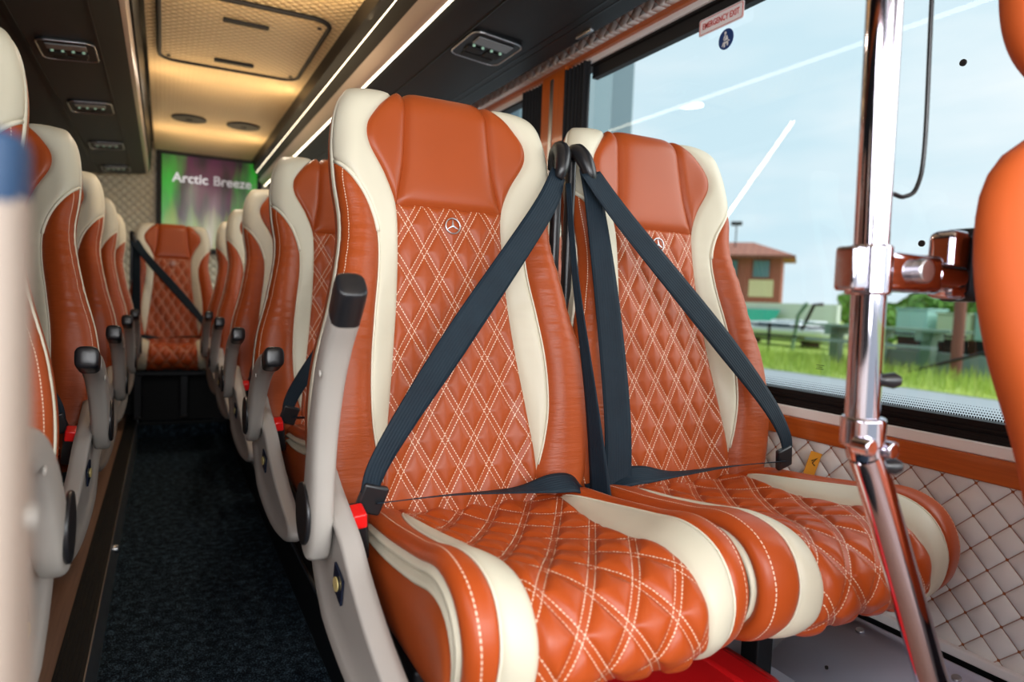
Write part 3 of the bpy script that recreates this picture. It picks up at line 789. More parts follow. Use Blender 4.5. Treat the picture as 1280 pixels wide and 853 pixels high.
t2 = textobj('screen_lettering', 'Breeze', .098, mat('grey_text', (.1, .1, .1), .5, emit=(.55, .5, .5), estr=.7), scr, (.158, -.012, .150), (PI / 2, 0, 0), bold=.0015)
t1['label'] = 'white word Arctic'; t2['label'] = 'greyish white word Breeze'

# ------------------------------------------------------------------ right wall
rz = lambda z: ZO + z
struct(boxobj('wall_right', (XR - .01, YF, rz(-.575)), (XR + .03, YR, rz(-.275)), M['wallquilt']), 'cream quilted wall panel with rust stitching beneath the window')
struct(boxobj('trim_20', (XR - .020, YF, rz(-.275)), (XR + .03, YR, rz(-.232)), M['wood'], None, .003), 'glossy orange wood trim strip under the window')
struct(boxobj('trim_21', (XR - .016, YF, rz(-.232)), (XR + .03, YR, rz(-.210)), M['sill'], None, .003), 'white window sill strip')
bm = bmesh.new(); box(bm, (XR - .008, YF, rz(-.210)), (XR + .03, YR, rz(-.200))); box(bm, (XR, YF, rz(-.200)), (XR + .03, YR, rz(-.176)))
for k in range(3): box(bm, (XR - .010 + .003 * k, YF, rz(-.209 + k * .009)), (XR + .01, YR, rz(-.205 + k * .009)))
struct(finish('trim_22', bm, M['rubber'], smooth=False), 'black rubber window seal')
# below the quilted panel
struct(boxobj('trim_23', (XR - .022, YF, rz(-.590)), (XR + .03, YR, rz(-.573)), M['sill'], None, .003), 'pale metal strip below the quilted wall panel')
bm = bmesh.new(); box(bm, (XR - .012, YF, rz(-.72)), (XR + .03, YR, rz(-.588)))
for k in range(9): box(bm, (XR - .016, YF, rz(-.600 - .012 * k)), (XR - .010, YR, rz(-.594 - .012 * k)))
struct(finish('trim_24', bm, M['rubber'], smooth=False), 'black ribbed rail low on the right wall')
struct(boxobj('trim_25', (XR, YF, -.03), (XR + .03, YR, rz(-.70)), M['dark']))
# glass and top
struct(boxobj('window_2', (XR + .012, -.9, rz(-.18)), (XR + .016, 1.93, rz(.80)), M['glass']), 'large side window beside the front seats')
struct(boxobj('window_3', (XR + .012, 2.19, rz(-.18)), (XR + .016, 3.60, rz(.80)), M['glass']))
struct(boxobj('window_4', (XR + .012, 3.85, rz(-.18)), (XR + .016, 5.60, rz(.80)), M['glass']))
bm = bmesh.new(); box(bm, (XR, -.9, rz(.737)), (XR + .022, 1.93, rz(.776))); struct(finish('trim_26', bm, M['blackmatt'], smooth=False), 'black border above the window glass')
struct(boxobj('trim_27', (XR - .012, YF, rz(.773)), (XR + .03, YR, rz(.783)), M['rubber'], None, .002))
bm = bmesh.new(); box(bm, (XR - .02, YF, rz(.780)), (XR + .03, YR, rz(.802))); struct(finish('trim_28', bm, M['sill'], smooth=False), 'pale strip above the window')
struct(boxobj('trim_29', (XR - .035, YF, rz(.797)), (XR + .03, YR, rz(.828)), M['wood'], None, .003), 'orange wood trim above the window')
struct(boxobj('trim_30', (XR - .06, YF, rz(.812)), (XR + .03, YR, rz(.866)), M['wallquilt'], None, .004), 'narrow quilted cream strip under the right rack')
bm = bmesh.new(); box(bm, (XR + .004, -.9, rz(.757)), (XR + .008, 1.93, rz(.764))); struct(finish('trim_31', bm, M['wood'], smooth=False))
# wood pillar with slot and the black curtains on both sides
def pillar(y0, y1, n):
    p = struct(boxobj('trim_%d' % n, (XR - .045, y0, rz(-.21)), (XR + .03, y1, rz(.80)), M['woodv'], None, .006), 'orange wood window pillar')
    ym = (y0 + y1) / 2 + .005
    s = boxobj('pillar_slot', (XR - .049, ym - .010, rz(.15)), (XR - .043, ym + .010, rz(.775)), M['steel'], p, .005)
    return p
pillar(2.03, 2.19, 32); pillar(3.62, 3.80, 33)
def curtain(y0, y1, label):
    bm = bmesh.new(); n = max(10, int((y1 - y0) / .0035)); a = []; b = []
    for i in range(n + 1):
        y = y0 + (y1 - y0) * i / n; x = XR - .032 + .012 * math.sin(i * .0035 * 2 * PI / .021) + .004 * math.sin(i * .11)
        a.append(bm.verts.new((x, y, rz(-.20)))); b.append(bm.verts.new((x, y, rz(.785))))
    for i in range(n): bm.faces.new((a[i], a[i + 1], b[i + 1], b[i]))
    o = finish('curtain', bm, M['curtain']); tag(o, label, 'curtain', 'black pleated side curtains'); s = o.modifiers.new('s', 'SOLIDIFY'); s.thickness = .002
curtain(1.905, 2.03, 'black pleated curtain gathered in front of the wood pillar, beside the big window')
curtain(2.19, 2.34, 'black pleated curtain gathered behind the wood pillar, farther from the lens')
curtain(3.45, 3.62, 'black pleated curtain beside the second wood pillar')
# left curtains drawn along the window
bm = bmesh.new(); a = []; b = []
for i in range(800):
    y = -1.2 + i * .0085; x = XL + .02 + .010 * math.sin(i * .9); a.append(bm.verts.new((x, y, rz(-.2)))); b.append(bm.verts.new((x, y, rz(.68))))
for i in range(799): bm.faces.new((a[i], a[i + 1], b[i + 1], b[i]))
tag(finish('curtain', bm, M['curtain']), 'long dark curtain drawn along the left side windows behind the left seats', 'curtain')
# frit dots along the bottom of the glass
bm = bmesh.new()
for r in range(5):
    z = rz(-.172 + r * .0046); rad = .0019 - .00028 * r
    for i in range(330):
        y = .28 + i * .0046 + (r % 2) * .0023
        vs = [bm.verts.new((XR + .0105, y + rad * math.cos(k * PI / 3), z + rad * math.sin(k * PI / 3))) for k in range(6)]; bm.faces.new(vs)
struct(finish('trim_34', bm, M['blackmatt'], smooth=False), 'black dotted band along the lower edge of the glass')['kind'] = 'structure'

for o in [q for q in bpy.data.objects if q.name.startswith('window_') and q.type == 'MESH' and q.data.materials[0] == M['glass']]:
    me = o.data; bm = bmesh.new(); bm.from_mesh(me)
    x = min(v.co.x for v in bm.verts); bmesh.ops.delete(bm, geom=[v for v in bm.verts if v.co.x > x + 1e-4], context='VERTS'); bm.to_mesh(me); bm.free()
# stickers on the window
ex = empty('window_sticker', (XR - .003, 1.343, rz(.728)), 'white and red rectangular sticker reading EMERGENCY EXIT at the top of the window', 'sticker')
def yzplate(name, w, h, r, x, m, parent):
    return plate(name, [(x, p.x, p.y) for p in rrect(-w, w, -h, h, r, 0)], (.0006, 0, 0), m, parent)
M['stred'] = mat('sticker_red', (.62, .04, .03), .4); M['stwhite'] = mat('sticker_white', (.92, .90, .92), .4); M['stblue'] = mat('sticker_blue', (.008, .045, .19), .4)
RX = (PI / 2, 0, -PI / 2)
yzplate('sticker_base', .078, .0215, .006, -.0010, M['stwhite'], ex)
bm = bmesh.new(); P = [Vector((-.0020, p.x, p.y)) for p in rrect(-.0745, .0745, -.018, .018, .005, 0)]; tube(bm, P + [P[0]], .0007, 5, cap=False); finish('sticker_border', bm, M['stred'], ex)
textobj('sticker_lettering', 'EMERGENCY EXIT', .0215, M['stred'], ex, (-.0024, 0, 0), RX, .0002, .74, .0002)
ex.rotation_euler = (0, 0, 0)
rs = empty('window_sticker', (XR + .004, 1.328, rz(.676)), 'round blue sticker with a white figure wearing a seat belt', 'sticker')
cylobj('sticker_base', (-.001, 0, 0), .0255, .001, M['stblue'], rs, axis=(1, 0, 0), seg=36)
bm = bmesh.new()
def yzpoly(pts, x=-.0022):
    bm.faces.new([bm.verts.new((x, -a * .001, b * .001)) for a, b in pts])
yzpoly([(5 * math.cos(k * PI / 6) * .75 - 2, 5 * math.sin(k * PI / 6) * .85 + 15) for k in range(12)])
yzpoly([(-6, 9), (-1, 10.5), (5, 8), (8, 0), (8, -5), (-7, -5), (-8, 2)])
yzpoly([(-7, -6), (8, -6), (10, -12), (9, -18), (5, -18), (4, -11), (-1, -11), (-1, -19), (-6, -20), (-7, -12)])
yzpoly([(8, -3), (14, -6), (14, -8.5), (8, -6)]); yzpoly([(-8, -5), (-13, -16), (-10.5, -17), (-5, -8)])
o = finish('sticker_figure', bm, M['white'], rs, smooth=False)
bm = bmesh.new(); yzpoly([(4, 15), (6, 14), (-5, -5), (-7, -5)], -.0028); yzpoly([(-8, -4.6), (8, -3.6), (8, -5.4), (-8, -6.4)], -.0028); finish('sticker_belt', bm, M['stblue'], rs, smooth=False)
# small etched mark
bm = bmesh.new()
for k, (a, w) in enumerate(((0, .014), (.004, .010), (.008, .013))): box(bm, (XR + .0095, 1.0 - w, rz(-.115 - a)), (XR + .0105, 1.0 + w * .4, rz(-.1138 - a)))
tag(finish('glass_mark', bm, M['blackmatt'], smooth=False), 'tiny black printed mark low on the window glass', 'mark')
# pull tag beside the window seat
tg = empty('fabric_tag', (1.215, .965, rz(-.325)), 'small orange fabric tag with a black mark by the wall beside the window seat', 'tag')
bm = bmesh.new(); box(bm, (-.012, -.001, -.05), (.012, .001, .032)); tb = finish('tag_body', bm, M['orange_tag'], tg, smooth=False, bevel=.001)
bm = bmesh.new(); tube(bm, [Vector((-.005, -.002, .012)), Vector((.004, -.002, .020)), Vector((-.002, -.002, .008)), Vector((.005, -.002, .004))], .0012, 5); finish('tag_mark', bm, M['blackmatt'], tg)
tg.rotation_euler = (0, .28, -.5)

# ------------------------------------------------------------------ low right: arch, plate, red case
bm = bmesh.new(); box(bm, (.80, .52, .0), (1.235, 1.30, .215)); tag(finish('wheel_arch_cover', bm, M['greyarch'], bevel=.05, angle=.7), 'dark grey plastic wheel arch cover under the window seat', 'cover')
pl = empty('metal_cover_plate', (1.10, .70, .0), 'pale lilac grey folded metal plate with screws on the floor by the wall', 'plate')
bm = bmesh.new()
prof = [(-.16, .0), (-.15, .10), (-.10, .205), (.0, .245), (.09, .262), (.118, .272), (.118, .285)]
A = []; B = []
for x, z in prof:
    cut = .06 if x < -.1 else (.02 if x < -.05 else 0)
    A.append(bm.verts.new((x, -.42, z))); B.append(bm.verts.new((x, .20 - cut, z)))
for i in range(len(prof) - 1): bm.faces.new((A[i], A[i + 1], B[i + 1], B[i]))
o = finish('plate_body', bm, M['greyplate'], pl, angle=.5); o.modifiers.new('s', 'SOLIDIFY').thickness = .003
for y in (.12, -.06, -.24):
    cylobj('screw', (.10, y, .270), .008, .006, M['steel'], pl, axis=(-.3, 0, 1), seg=16, bevel=.0015)
    cylobj('screw', (-.03, y - .03, .240), .003, .004, M['blackmatt'], pl, axis=(-.3, 0, 1), seg=10) if y == .12 else None
rc = empty('red_case', (.68, .76, PLAT), 'bright red rounded case with a stud flap under the front seats', 'case')
bm = bmesh.new(); box(bm, (-.26, -.075, .02), (.185, .085, .185)); finish('case_body', bm, M['redcase'], rc, bevel=.03, angle=.9)
bm = bmesh.new(); box(bm, (.095, -.080, .06), (.150, .05, .190)); finish('case_flap', bm, M['redcase'], rc, bevel=.008, angle=.9)
cylobj('flap_stud', (.125, -.083, .150), .006, .008, M['black'], rc, axis=(0, -1, 0), bevel=.001)
tubeobj('case_strap', catmull([(.18, 0, .16), (.200, -.02, .13), (.205, -.03, .06), (.19, -.03, .01)], 6), .005, M['redcase'], rc)

# ------------------------------------------------------------------ foreground chrome pole with bracket
def ax_(x, y, z): return Vector((x, y, z + ZO))
pole = empty('grab_pole', (.66, .45, PLAT), 'shiny chrome grab pole with clamps rising in front of the window', 'pole')
def plocal(v): return Vector(v) - Vector((.66, .45, PLAT))
tubeobj('upper_tube', [plocal(ax_(.6135, .45, .92)), plocal(ax_(.627, .45, .304)), plocal(ax_(.6375, .45, -.11))], .0165, M['chrome'], pole, 32)
tubeobj('lower_tube', catmull([plocal(ax_(.6375, .45, -.11)), plocal(ax_(.645, .45, -.142)), plocal(ax_(.663, .45, -.172)), plocal(ax_(.80, .45, -.43)), plocal(ax_(.96, .45, -.735))], 8), .0175, M['chrome'], pole, 32)
for z, x in ((.044, .632), (-.120, .640)):
    cylobj('tube_collar', plocal(ax_(x, .45, z)), .0215, .050 if z > 0 else .03, M['chrome'], pole, axis=(-.02, 0, 1), seg=32, bevel=.003)
boxo = boxobj('clamp_lug', plocal(ax_(.594, .438, .022)), plocal(ax_(.622, .462, .066)), M['chrome'], pole, .004)
boxobj('clamp_arm', plocal(ax_(.640, .436, .024)), plocal(ax_(.735, .464, .064)), M['chrome'], pole, .006)
cylobj('clamp_bolt', plocal(ax_(.690, .432, .046)), .0125, .012, M['steel'], pole, axis=(0, 1, 0), bevel=.002)
cylobj('arm_stub', plocal(ax_(.755, .45, .044)), .0150, .05, M['chrome'], pole, axis=(1, 0, 0), bevel=.003)
boxobj('mount_block', plocal(ax_(.760, .44, .020)), plocal(ax_(.815, .475, .096)), M['chrome'], pole, .010)
boxobj('mount_plate', plocal(ax_(.792, .432, .018)), plocal(ax_(.822, .478, .100)), M['frame'], pole, .006)
for z in (-.066, -.155):
    o = tubeobj('clamp_knob', [plocal(ax_(.648 + (.012 if z < -.1 else 0), .44, z)), plocal(ax_(.657 + (.012 if z < -.1 else 0), .432, z)), plocal(ax_(.662 + (.012 if z < -.1 else 0), .428, z))], [.006, .0085, .005], M['black'], pole, 14)
for dx, z in ((-.017, -.120), (.018, -.125)): cylobj('clamp_bolt', plocal(ax_(.640 + dx, .436, z - .012)), .009, .02, M['chrome'], pole, axis=(0, 1, 0), bevel=.002)
cb = tubeobj('hanging_cord', catmull([ax_(.770, .50, .60), ax_(.7785, .50, .36), ax_(.7855, .50, .20), ax_(.777, .50, .150), ax_(.755, .50, .136), ax_(.735, .50, .137), ax_(.720, .50, .137)], 8), .0026, M['black'])
tag(cb, 'thin black cord looping down just right of the chrome pole', 'cord')
for y, z, r in ((.79, .135, .006), (.74, .45, .006)):
    o = cylobj('window_dot', (XR + .004, y, rz(z)), r, .003, M['blackmatt'], axis=(1, 0, 0)); tag(o, ['small round black dot on the window just above the pole bracket', 'small round black dot near the top of the window glass'][z > .3], 'sticker')

# right foreground seat: plain orange back seen close at the picture edge
fg = empty('guide_seat', (.99, .40, PLAT), 'plain orange seat back with separate headrest, blurred at the right picture edge', 'seat')
def blob(name, hwt, z0, z1, th, lean, m, parent, ybase=0.):
    bm = bmesh.new(); rows = []; n = 28; k = 28
    for i in range(n + 1):
        f = i / n; z = z0 + (z1 - z0) * f; hw = interp(hwt, z); tt = th * min(1, (hw / .10)) * (math.sin(PI * min(max(f, .012), .988))**.35)
        row = []
        for j in range(k):
            a = j * 2 * PI / k; c, s = math.cos(a), math.sin(a)
            row.append(bm.verts.new((hw * math.copysign(abs(c)**.7, c), ybase + lean * (z - z0) + tt * math.copysign(abs(s)**.8, s), z)))
        rows.append(row)
    for i in range(n):
        for j in range(k): bm.faces.new((rows[i][j], rows[i][(j + 1) % k], rows[i + 1][(j + 1) % k], rows[i + 1][j]))
    bm.faces.new(rows[0][::-1]); bm.faces.new(rows[-1]); return finish(name, bm, m, parent)
z_ = lambda z: z + .75
blob('backrest', [(z_(-.42), .19), (z_(-.30), .21), (z_(-.144), .225), (z_(-.03), .262), (z_(.05), .270), (z_(.12), .255), (z_(.160), .225), (z_(.19), .175), (z_(.212), .11), (z_(.218), .03)], z_(-.42), z_(.218), .055, .18, M['fgseat'], fg, -.10)
blob('headrest', [(z_(.255), .10), (z_(.27), .14), (z_(.30), .168), (z_(.35), .175), (z_(.39), .165), (z_(.44), .13), (z_(.46), .06)], z_(.255), z_(.46), .045, .12, M['fgseat'], fg, .02)
blob('seat_cushion', [(z_(-.44), .19), (z_(-.40), .22), (z_(-.36), .22), (z_(-.33), .19)], z_(-.44), z_(-.33), .21, 0, M['fgseat'], fg, -.27)
boxobj('seat_pedestal', (-.14, -.42, 0), (.14, -.12, .30), M['frame'], fg, .01)

# ------------------------------------------------------------------ outdoors (beyond the right windows)
GZ = ZO - 1.55
struct(boxobj('trim_35', (-60, -80, GZ - .2), (14.2, 80, GZ), mat('asphalt', (.36, .40, .43), .8, bump=(3, .3, .02))), 'grey road beside the bus')
def mk_grass():
    m = mat('meadow', (.16, .36, .03), .9); g = G(m); v, _ = g.obj(); n = g.noise(v, 1.1, 5, .65); g.l(g.mix(n, (.16, .34, .05), (.62, .70, .14)), g.b.inputs['Base Color']); return m
M['grass'] = mk_grass()
struct(boxobj('trim_36', (14.2, -80, GZ - .2), (120, 160, GZ + .02), M['grass']), 'green and yellow meadow')
bm = bmesh.new()
for i in range(5200):
    x = random.uniform(14.2, 19.5); y = random.uniform(5, 19); h = random.uniform(.15, .5); a = random.uniform(0, PI); w = .018
    p = Vector((x, y, GZ)); d = Vector((math.cos(a) * w, math.sin(a) * w, 0)); t = Vector((random.uniform(-.1, .1), random.uniform(-.1, .1), h))
    bm.faces.new([bm.verts.new(p - d), bm.verts.new(p + d), bm.verts.new(p + t)])
o = finish('tall_grass', bm, M['grass'], smooth=False); tag(o, 'tall green and yellow grass growing along the far side of the road', 'grass', kind='stuff')
M['green_paint'] = mat('weathered_green', (.16, .26, .19), .7); M['dull'] = mat('dull_grey_green', (.22, .30, .28), .8)
M['whitewall'] = mat('white_render', (.66, .70, .68), .8); M['tarp'] = mat('green_tarp', (.02, .42, .27), .6)
M['boat'] = mat('white_hull', (.74, .78, .80), .35); M['brick'] = mat('red_brick_cladding', (.33, .10, .07), .85, bump=(3, .3, .03)); M['yel'] = mat('cream_render', (.66, .58, .36), .8)
M['pane'] = mat('dark_pane', (.10, .20, .24), .15); M['rust'] = mat('rusty_steel', (.20, .07, .05), .8); M['greybld'] = mat('grey_cladding', (.13, .20, .24), .6)
def mk_tile():
    m = mat('clay_roof_tiles', (.42, .15, .10), .8); g = G(m); _, o = g.obj(); w = g.m('SINE', g.m('MULTIPLY', o[1], 2 * PI / .5)); w2 = g.m('SINE', g.m('MULTIPLY', o[0], 2 * PI / .5))
    g.l(g.mix(g.m('MULTIPLY', g.m('ADD', w, w2), .3), (.40, .16, .11), (.24, .09, .07)), g.b.inputs['Base Color']); return m
M['tile'] = mk_tile()
# green slatted table/platform run beside the meadow
def table_run(y0, y1, x, label):
    t = empty('outdoor_table', (x, (y0 + y1) / 2, GZ), label, 'table'); L = (y1 - y0) / 2; H = 1.22
    bm = bmesh.new()
    for k in range(4): box(bm, (-.5 + k * .26, -L, H - .07), (-.5 + k * .26 + .22, L, H))
    finish('tabletop', bm, M['green_paint'], t, smooth=False)
    n = 3
    for k in range(n):
        y = -L + .8 + (2 * L - 1.6) * k / (n - 1); bm = bmesh.new(); box(bm, (-.12, y - .14, 0), (.12, y + .14, H - .07)); box(bm, (-.45, y - .1, H - .3), (.45, y + .1, H - .07)); finish('leg', bm, M['green_paint'], t, smooth=False)
    for k in (1,): boxobj('bench_board', (-.75, -L + .3, .72), (-.45, L - .3, .80), M['dull'], t)
table_run(9.9, 14.2, 17.6, 'weathered green outdoor table seen through the window behind the pole')
# low dark wall / hedge boards behind grass
o = boxobj('low_green_barrier', (17.9, 7.0, GZ), (18.1, 13.0, GZ + .62), M['dull']); tag(o, 'dull green low barrier behind the grass', 'barrier')
# rails
fn = empty('rail_fence', (19.6, 13.5, GZ), 'dark railing with thin posts in front of the white boats', 'fence')
for z in (.62, .98): boxobj('rail', (-.04, -2.6, z), (.04, 7.5, z + .07), M['frame'], fn)
for y in (-2, 1.6, 4.2, 6.8): boxobj('fence_post', (-.04, y, 0), (.04, y + .07, 1.1), M['frame'], fn)
# boats and caravan-like hulls
def boat(x, y, L, H, z0, label, rot=0):
    t = empty('boat', (x, y, GZ + z0), label, 'boat', 'white boats parked beyond the meadow'); t.rotation_euler = (0, 0, rot)
    bm = bmesh.new(); rows = []
    for i in range(17):
        f = i / 16; yy = -L / 2 + L * f; w = 1.1 * (1 - max(0, (f - .55) / .45)**2.2) + .02; dz = .35 * max(0, f - .5)**1.5
        rows.append([bm.verts.new((w * c, yy, H * zz + dz)) for c, zz in ((-1, 1), (-.93, .6), (-.55, .15), (0, 0), (.55, .15), (.93, .6), (1, 1))])
    for a, b in zip(rows, rows[1:]):
        for j in range(6): bm.faces.new((a[j], a[j + 1], b[j + 1], b[j]))
        bm.faces.new((a[0], b[0], b[6], a[6]))
    bm.faces.new(rows[0]); finish('hull', bm, M['boat'], t)
    bm = bmesh.new(); box(bm, (-.7, -L * .28, H), (.7, L * .12, H + .25)); finish('cabin', bm, M['boat'], t, bevel=.15, angle=.8)
    bm = bmesh.new(); box(bm, (-.72, -L * .2, H + .07), (.72, L * .06, H + .19)); finish('cabin_window', bm, M['pane'], t, smooth=False)
    for yy in (-L * .3, L * .2): boxobj('stand', (-.5, yy, -z0), (.5, yy + .15, .1), M['frame'], t)
boat(24.5, 21.8, 6.5, .55, .25, 'white boat on stands behind the dark railing, left of the green table')
boat(24.0, 12.6, 6.0, .60, .35, 'white boat beyond the green table, right of the pole')
boat(28.5, 24.5, 6.0, .55, .3, 'farther white boat in front of the white wall', .2)
# davit posts
dv = empty('davit', (20.3, 17.0, GZ), 'green leaning lifting post standing beside the white boats', 'post')
tubeobj('davit_post', [(0, .3, 0), (0, .1, 1.4), (0, -.25, 1.85)], .07, M['green_paint'], dv); tubeobj('davit_arm', [(0, -.1, .9), (0, -.55, 1.8), (0, -.9, 1.82)], .06, M['frame'], dv)
# wall with tarp
o = boxobj('boundary_wall', (34.8, 26.6, GZ), (35.1, 46, ZO + .47), M['whitewall']); tag(o, 'long white boundary wall in front of the brick house', 'wall')
bm = bmesh.new(); rows = []
for i in range(25):
    y = 30.4 + i * .25; rows.append([bm.verts.new((34.5 - .6 * f + .05 * math.sin(i * 1.3), y, ZO + .05 - .85 * f)) for f in (0, .3, .6, 1)])
for a, b in zip(rows, rows[1:]):
    for j in range(3): bm.faces.new((a[j], a[j + 1], b[j + 1], b[j]))
tag(finish('green_tarpaulin', bm, M['tarp']), 'bright green tarpaulin hung on the white wall below the house', 'tarpaulin')
# red post, diagonal brace, crates and bushes on the right
o = tubeobj('steel_post', [(17.0, 9.65, GZ), (17.0, 9.65, GZ + 2.15)], .13, M['rust']); tag(o, 'rusty brown post behind the grass near the right picture edge', 'post')
o = tubeobj('brace_bar', [(16.6, 10.7, GZ + .1), (16.6, 8.6, GZ + .85)], .04, M['frame']); tag(o, 'dark slanting bar rising to the right over the grass', 'bar')
for k, (y, w, h, c) in enumerate(((12.75, .95, .80, (.35, .62, .55)), (11.6, .9, .70, (.50, .62, .40)), (10.6, .9, .72, (.28, .48, .42)))):
    t = empty('storage_crate', (20.5 + k * .1, y, GZ + .92), ['pale turquoise crate, leftmost of three crates seen over the green table', 'pale yellow-green crate in the middle of three over the green table', 'dull green crate, rightmost of three over the green table'][k], 'crate', 'crates beyond the green table')
    boxobj('crate_box', (-.5, -w / 2, 0), (.5, w / 2, h), mat('crate_paint', c, .7), t, .03); boxobj('crate_lid', (-.53, -w / 2 - .03, h), (.53, w / 2 + .03, h + .06), mat('crate_lid_paint', tuple(x * .8 for x in c), .7), t, .02)
    boxobj('crate_stand', (-.45, -w / 2 + .05, -.92), (.45, w / 2 - .05, 0), M['frame'], t)
o = boxobj('grey_cabinet', (18.5, 8.4, GZ), (19.2, 9.4, GZ + 1.9), mat('pale_grey_cabinet', (.5, .58, .62), .6), None, .03); tag(o, 'pale grey cabinet beyond the rusty post', 'cabinet')
def bush(x, y, w, h, label, n=2200, cat='bush'):
    root = empty('leafy_bush' if cat == 'bush' else 'tree', (x, y, GZ), label, cat, 'greenery beyond the meadow')
    m = M.get('leaf'); 
    if m is None:
        m = mat('leaf_green', (.07, .25, .03), .7); g = G(m); nn = g.noise(g.obj()[0], 2.5, 3); g.l(g.mix(nn, (.03, .13, .015), (.20, .45, .05)), g.b.inputs['Base Color']); M['leaf'] = m
    bm = bmesh.new()
    for i in range(n):
        d = Vector((random.gauss(0, 1), random.gauss(0, 1), random.gauss(0, 1))).normalized() * random.uniform(.6, 1)**.5
        k = 1 + .25 * noise.noise(d * 2.2 + Vector((x, y, 0)))
        p = Vector((d.x * w * k, d.y * w * k, h * .55 + d.z * h * .5 * k)); s = random.uniform(.07, .16) * (h / 2)
        u = Vector((random.gauss(0, 1), random.gauss(0, 1), random.gauss(0, 1))).normalized() * s; v = u.cross(d).normalized() * s
        bm.faces.new([bm.verts.new(p + u), bm.verts.new(p + v), bm.verts.new(p - u), bm.verts.new(p - v)])
    finish('foliage', bm, m, root, smooth=False); tubeobj('trunk', [(0, 0, 0), (.05, 0, h * .6)], .08, M['rust'], root)
bush(28.5, 19.9, 1.2, 2.1, 'rounded green bush left of the chrome pole, beyond the boats')
bush(31.5, 19.3, 1.6, 2.6, 'broad green bush right behind the chrome pole')
bush(31.0, 15.6, 1.7, 2.9, 'broad green bush beyond the crates, left one')
bush(31.0, 11.9, 1.6, 2.8, 'broad green bush beyond the crates, right one')
bush(60, 43.5, 2.0, 3.9, 'small dark distant tree beside the end of the white wall', 1500, 'tree')
# house
hs = empty('house', (40, 35.4, GZ), 'brick and cream two-storey house with clay tile roof seen past the window seat', 'house'); hs.rotation_euler = (0, 0, math.radians(40))
hz = lambda z: z + 1.55
boxobj('brick_walls', (0, 0, 0), (7, 11, hz(3.95)), M['brick'], hs)
for y0, y1 in ((.5, 2.2), (3.0, 4.9), (6.5, 8.3)): boxobj('cream_panel', (-.06, y0, hz(.95)), (.0, y1, hz(2.2)), M['yel'], hs)
for y0, y1 in ((.85, 1.95), (3.1, 4.6), (6.6, 8.0)):
    f = boxobj('window_frame', (-.08, y0 - .1, hz(2.3)), (0, y1 + .1, hz(3.7)), M['rust'], hs); boxobj('window_pane', (-.10, y0, hz(2.4)), (-.06, y1, hz(3.6)), M['pane'], f)
boxobj('corner_panel', (-.06, 5.1, hz(2.35)), (.0, 5.8, hz(3.8)), M['yel'], hs)
bm = bmesh.new(); e = [bm.verts.new(p) for p in ((-.9, -.9, hz(3.95)), (8, -.9, hz(3.95)), (8, 12, hz(3.95)), (-.9, 12, hz(3.95)))]; r = [bm.verts.new((2.2, 2.2, hz(5.15))), bm.verts.new((2.2, 9, hz(5.15)))]
for f in ((e[0], e[1], r[0]), (e[1], e[2], r[1], r[0]), (e[2], e[3], r[1]), (e[3], e[0], r[0], r[1]), (e[0], e[3], e[2], e[1])): bm.faces.new(f)
finish('tiled_roof', bm, M['tile'], hs, smooth=False)
boxobj('roof_fascia', (-.92, -.9, hz(3.78)), (-.8, 12, hz(3.97)), M['rust'], hs)
tubeobj('antenna', [(1, 3.4, hz(4.6)), (1, 3.4, hz(6.6))], .05, M['frame'], hs); boxobj('antenna_head', (.9, 3.0, hz(6.3)), (1.1, 3.8, hz(6.6)), M['frame'], hs)
# tall grey building near the bus
gb = empty('grey_building', (7.5, 15.2, GZ), 'grey clad tall building corner at the top left of the big window', 'building')
boxobj('cladding_wall', (0, -.5, 0), (3.3, 30, 14), M['greybld'], gb)
for k in range(5): boxobj('window_pane', (-.05, .3 + k * 2.2, 3.2), (.0, 1.6 + k * 2.2, 7.5), M['pane'], gb)
for k in range(2): boxobj('window_pane', (.5 + k * 1.3, -.56, 3.2), (1.3 + k * 1.3, -.5, 7.5), M['pane'], gb)

# ------------------------------------------------------------------ light
w = bpy.data.worlds.new('overcast_sky'); bpy.context.scene.world = w; w.use_nodes = True; nt = w.node_tree
bg = nt.nodes['Background']; tc = nt.nodes.new('ShaderNodeTexCoord'); mp = nt.nodes.new('ShaderNodeMapping'); mp.inputs['Scale'].default_value = (1.2, 1.2, 4.5)
ns = nt.nodes.new('ShaderNodeTexNoise'); ns.inputs['Scale'].default_value = 1.7; ns.inputs['Detail'].default_value = 5
rp = nt.nodes.new('ShaderNodeValToRGB'); rp.color_ramp.elements[0].position = .33; rp.color_ramp.elements[0].color = (.62, .79, .87, 1); rp.color_ramp.elements[1].position = .62; rp.color_ramp.elements[1].color = (.87, .92, .95, 1)
nt.links.new(tc.outputs['Generated'], mp.inputs[0]); nt.links.new(mp.outputs[0], ns.inputs['Vector']); nt.links.new(ns.outputs['Fac'], rp.inputs[0]); nt.links.new(rp.outputs[0], bg.inputs['Color']); bg.inputs['Strength'].default_value = 1.12
def light(kind, name, loc, rot, energy, col=(1, 1, 1), **k):
    l = bpy.data.lights.new(name, kind); l.energy = energy; l.color = col
    for a, b in k.items(): setattr(l, a, b)
    o = bpy.data.objects.new(name, l); COL.objects.link(o); o.location = loc; o.rotation_euler = rot; return o
s = light('SUN', 'sun', (5, -5, 6), (0, 0, 0), 3.2, (1, .97, .93), angle=1.0)
s.rotation_euler = Vector((-.80, .62, -.62)).to_track_quat('-Z', 'Y').to_euler()
light('AREA', 'windscreen_daylight', (.35, -1.3, 1.35), (math.radians(84), 0, 0), 42, (.97, .98, 1), shape='RECTANGLE', size=1.7, size_y=.9)
light('AREA', 'door_daylight', (-.50, -1.0, 1.25), Vector((.82, .75, -.25)).to_track_quat('-Z', 'Y').to_euler(), 28, (.97, .98, 1), shape='RECTANGLE', size=.7, size_y=1.0)
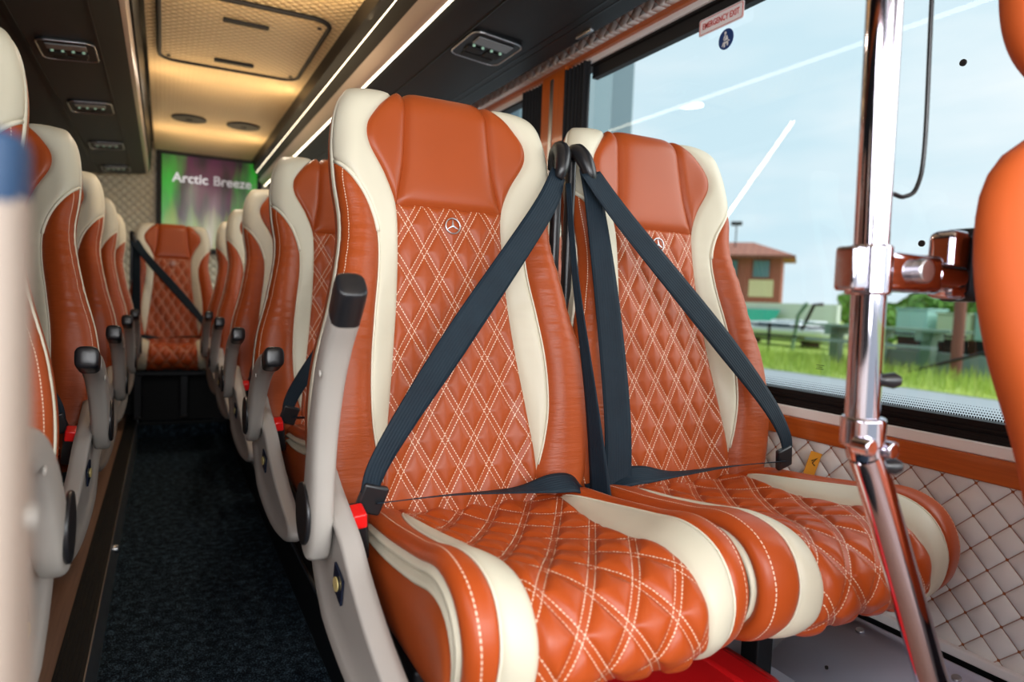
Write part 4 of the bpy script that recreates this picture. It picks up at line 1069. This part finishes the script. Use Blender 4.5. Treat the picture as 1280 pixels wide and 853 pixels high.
light('AREA', 'left_window_daylight', (-.60, .05, 1.25), Vector((1, .38, -.35)).to_track_quat('-Z', 'Y').to_euler(), 9, (.97, .98, 1), shape='RECTANGLE', size=.6, size_y=.6)  # unseen soft lamp added to brighten the right wall
# warm light from the cove onto the ceiling, in short runs
for k in range(3):
    light('AREA', 'cove_lamp', (.58, 2.3 + 1.3 * k, ZO + .88), Vector((-.75, 0, .6)).to_track_quat('-Z', 'Y').to_euler(), 4.6, (1, .70, .38), shape='RECTANGLE', size=.03, size_y=1.2)
    light('AREA', 'cove_lamp', (-.075, 2.3 + 1.3 * k, ZO + .87), Vector((.75, 0, .6)).to_track_quat('-Z', 'Y').to_euler(), 3.8, (1, .70, .38), shape='RECTANGLE', size=.03, size_y=1.2)
for y in (2.6, 4.0): light('AREA', 'ceiling_fill', (.27, y, ZC - .03), (0, 0, 0), 3.0, (1, .86, .68), shape='DISK', size=.12)  # unseen disks added under the ceiling to brighten the cabin

# ------------------------------------------------------------------ camera
F = 850.
def unit(v): return v.normalized()
a = unit(Vector((205 - 640, 358 - 426.5, F))); b = Vector((2280 - 640, 440 - 426.5, F)); b = unit(b - a * b.dot(a)); c = a.cross(b); c = -c if c.y > 0 else c
right = Vector((b.x, a.x, c.x)); up = -Vector((b.y, a.y, c.y)); fwd = Vector((b.z, a.z, c.z))
cam = bpy.data.cameras.new('camera'); co = bpy.data.objects.new('camera', cam); COL.objects.link(co)
cam.sensor_width = 36; cam.lens = F / 1280 * 36; cam.clip_start = .02; cam.clip_end = 500
co.matrix_world = Matrix(((right.x, up.x, -fwd.x, 0), (right.y, up.y, -fwd.y, 0), (right.z, up.z, -fwd.z, ZO), (0, 0, 0, 1)))
cam.dof.use_dof = True; cam.dof.focus_distance = 1.18; cam.dof.aperture_fstop = 3.2
bpy.context.scene.camera = co
sc = bpy.context.scene
sc.view_settings.view_transform = 'Standard'; sc.view_settings.look = 'None'; sc.view_settings.exposure = 0; sc.view_settings.gamma = 1
sc.cycles.max_bounces = 8; sc.cycles.transparent_max_bounces = 12
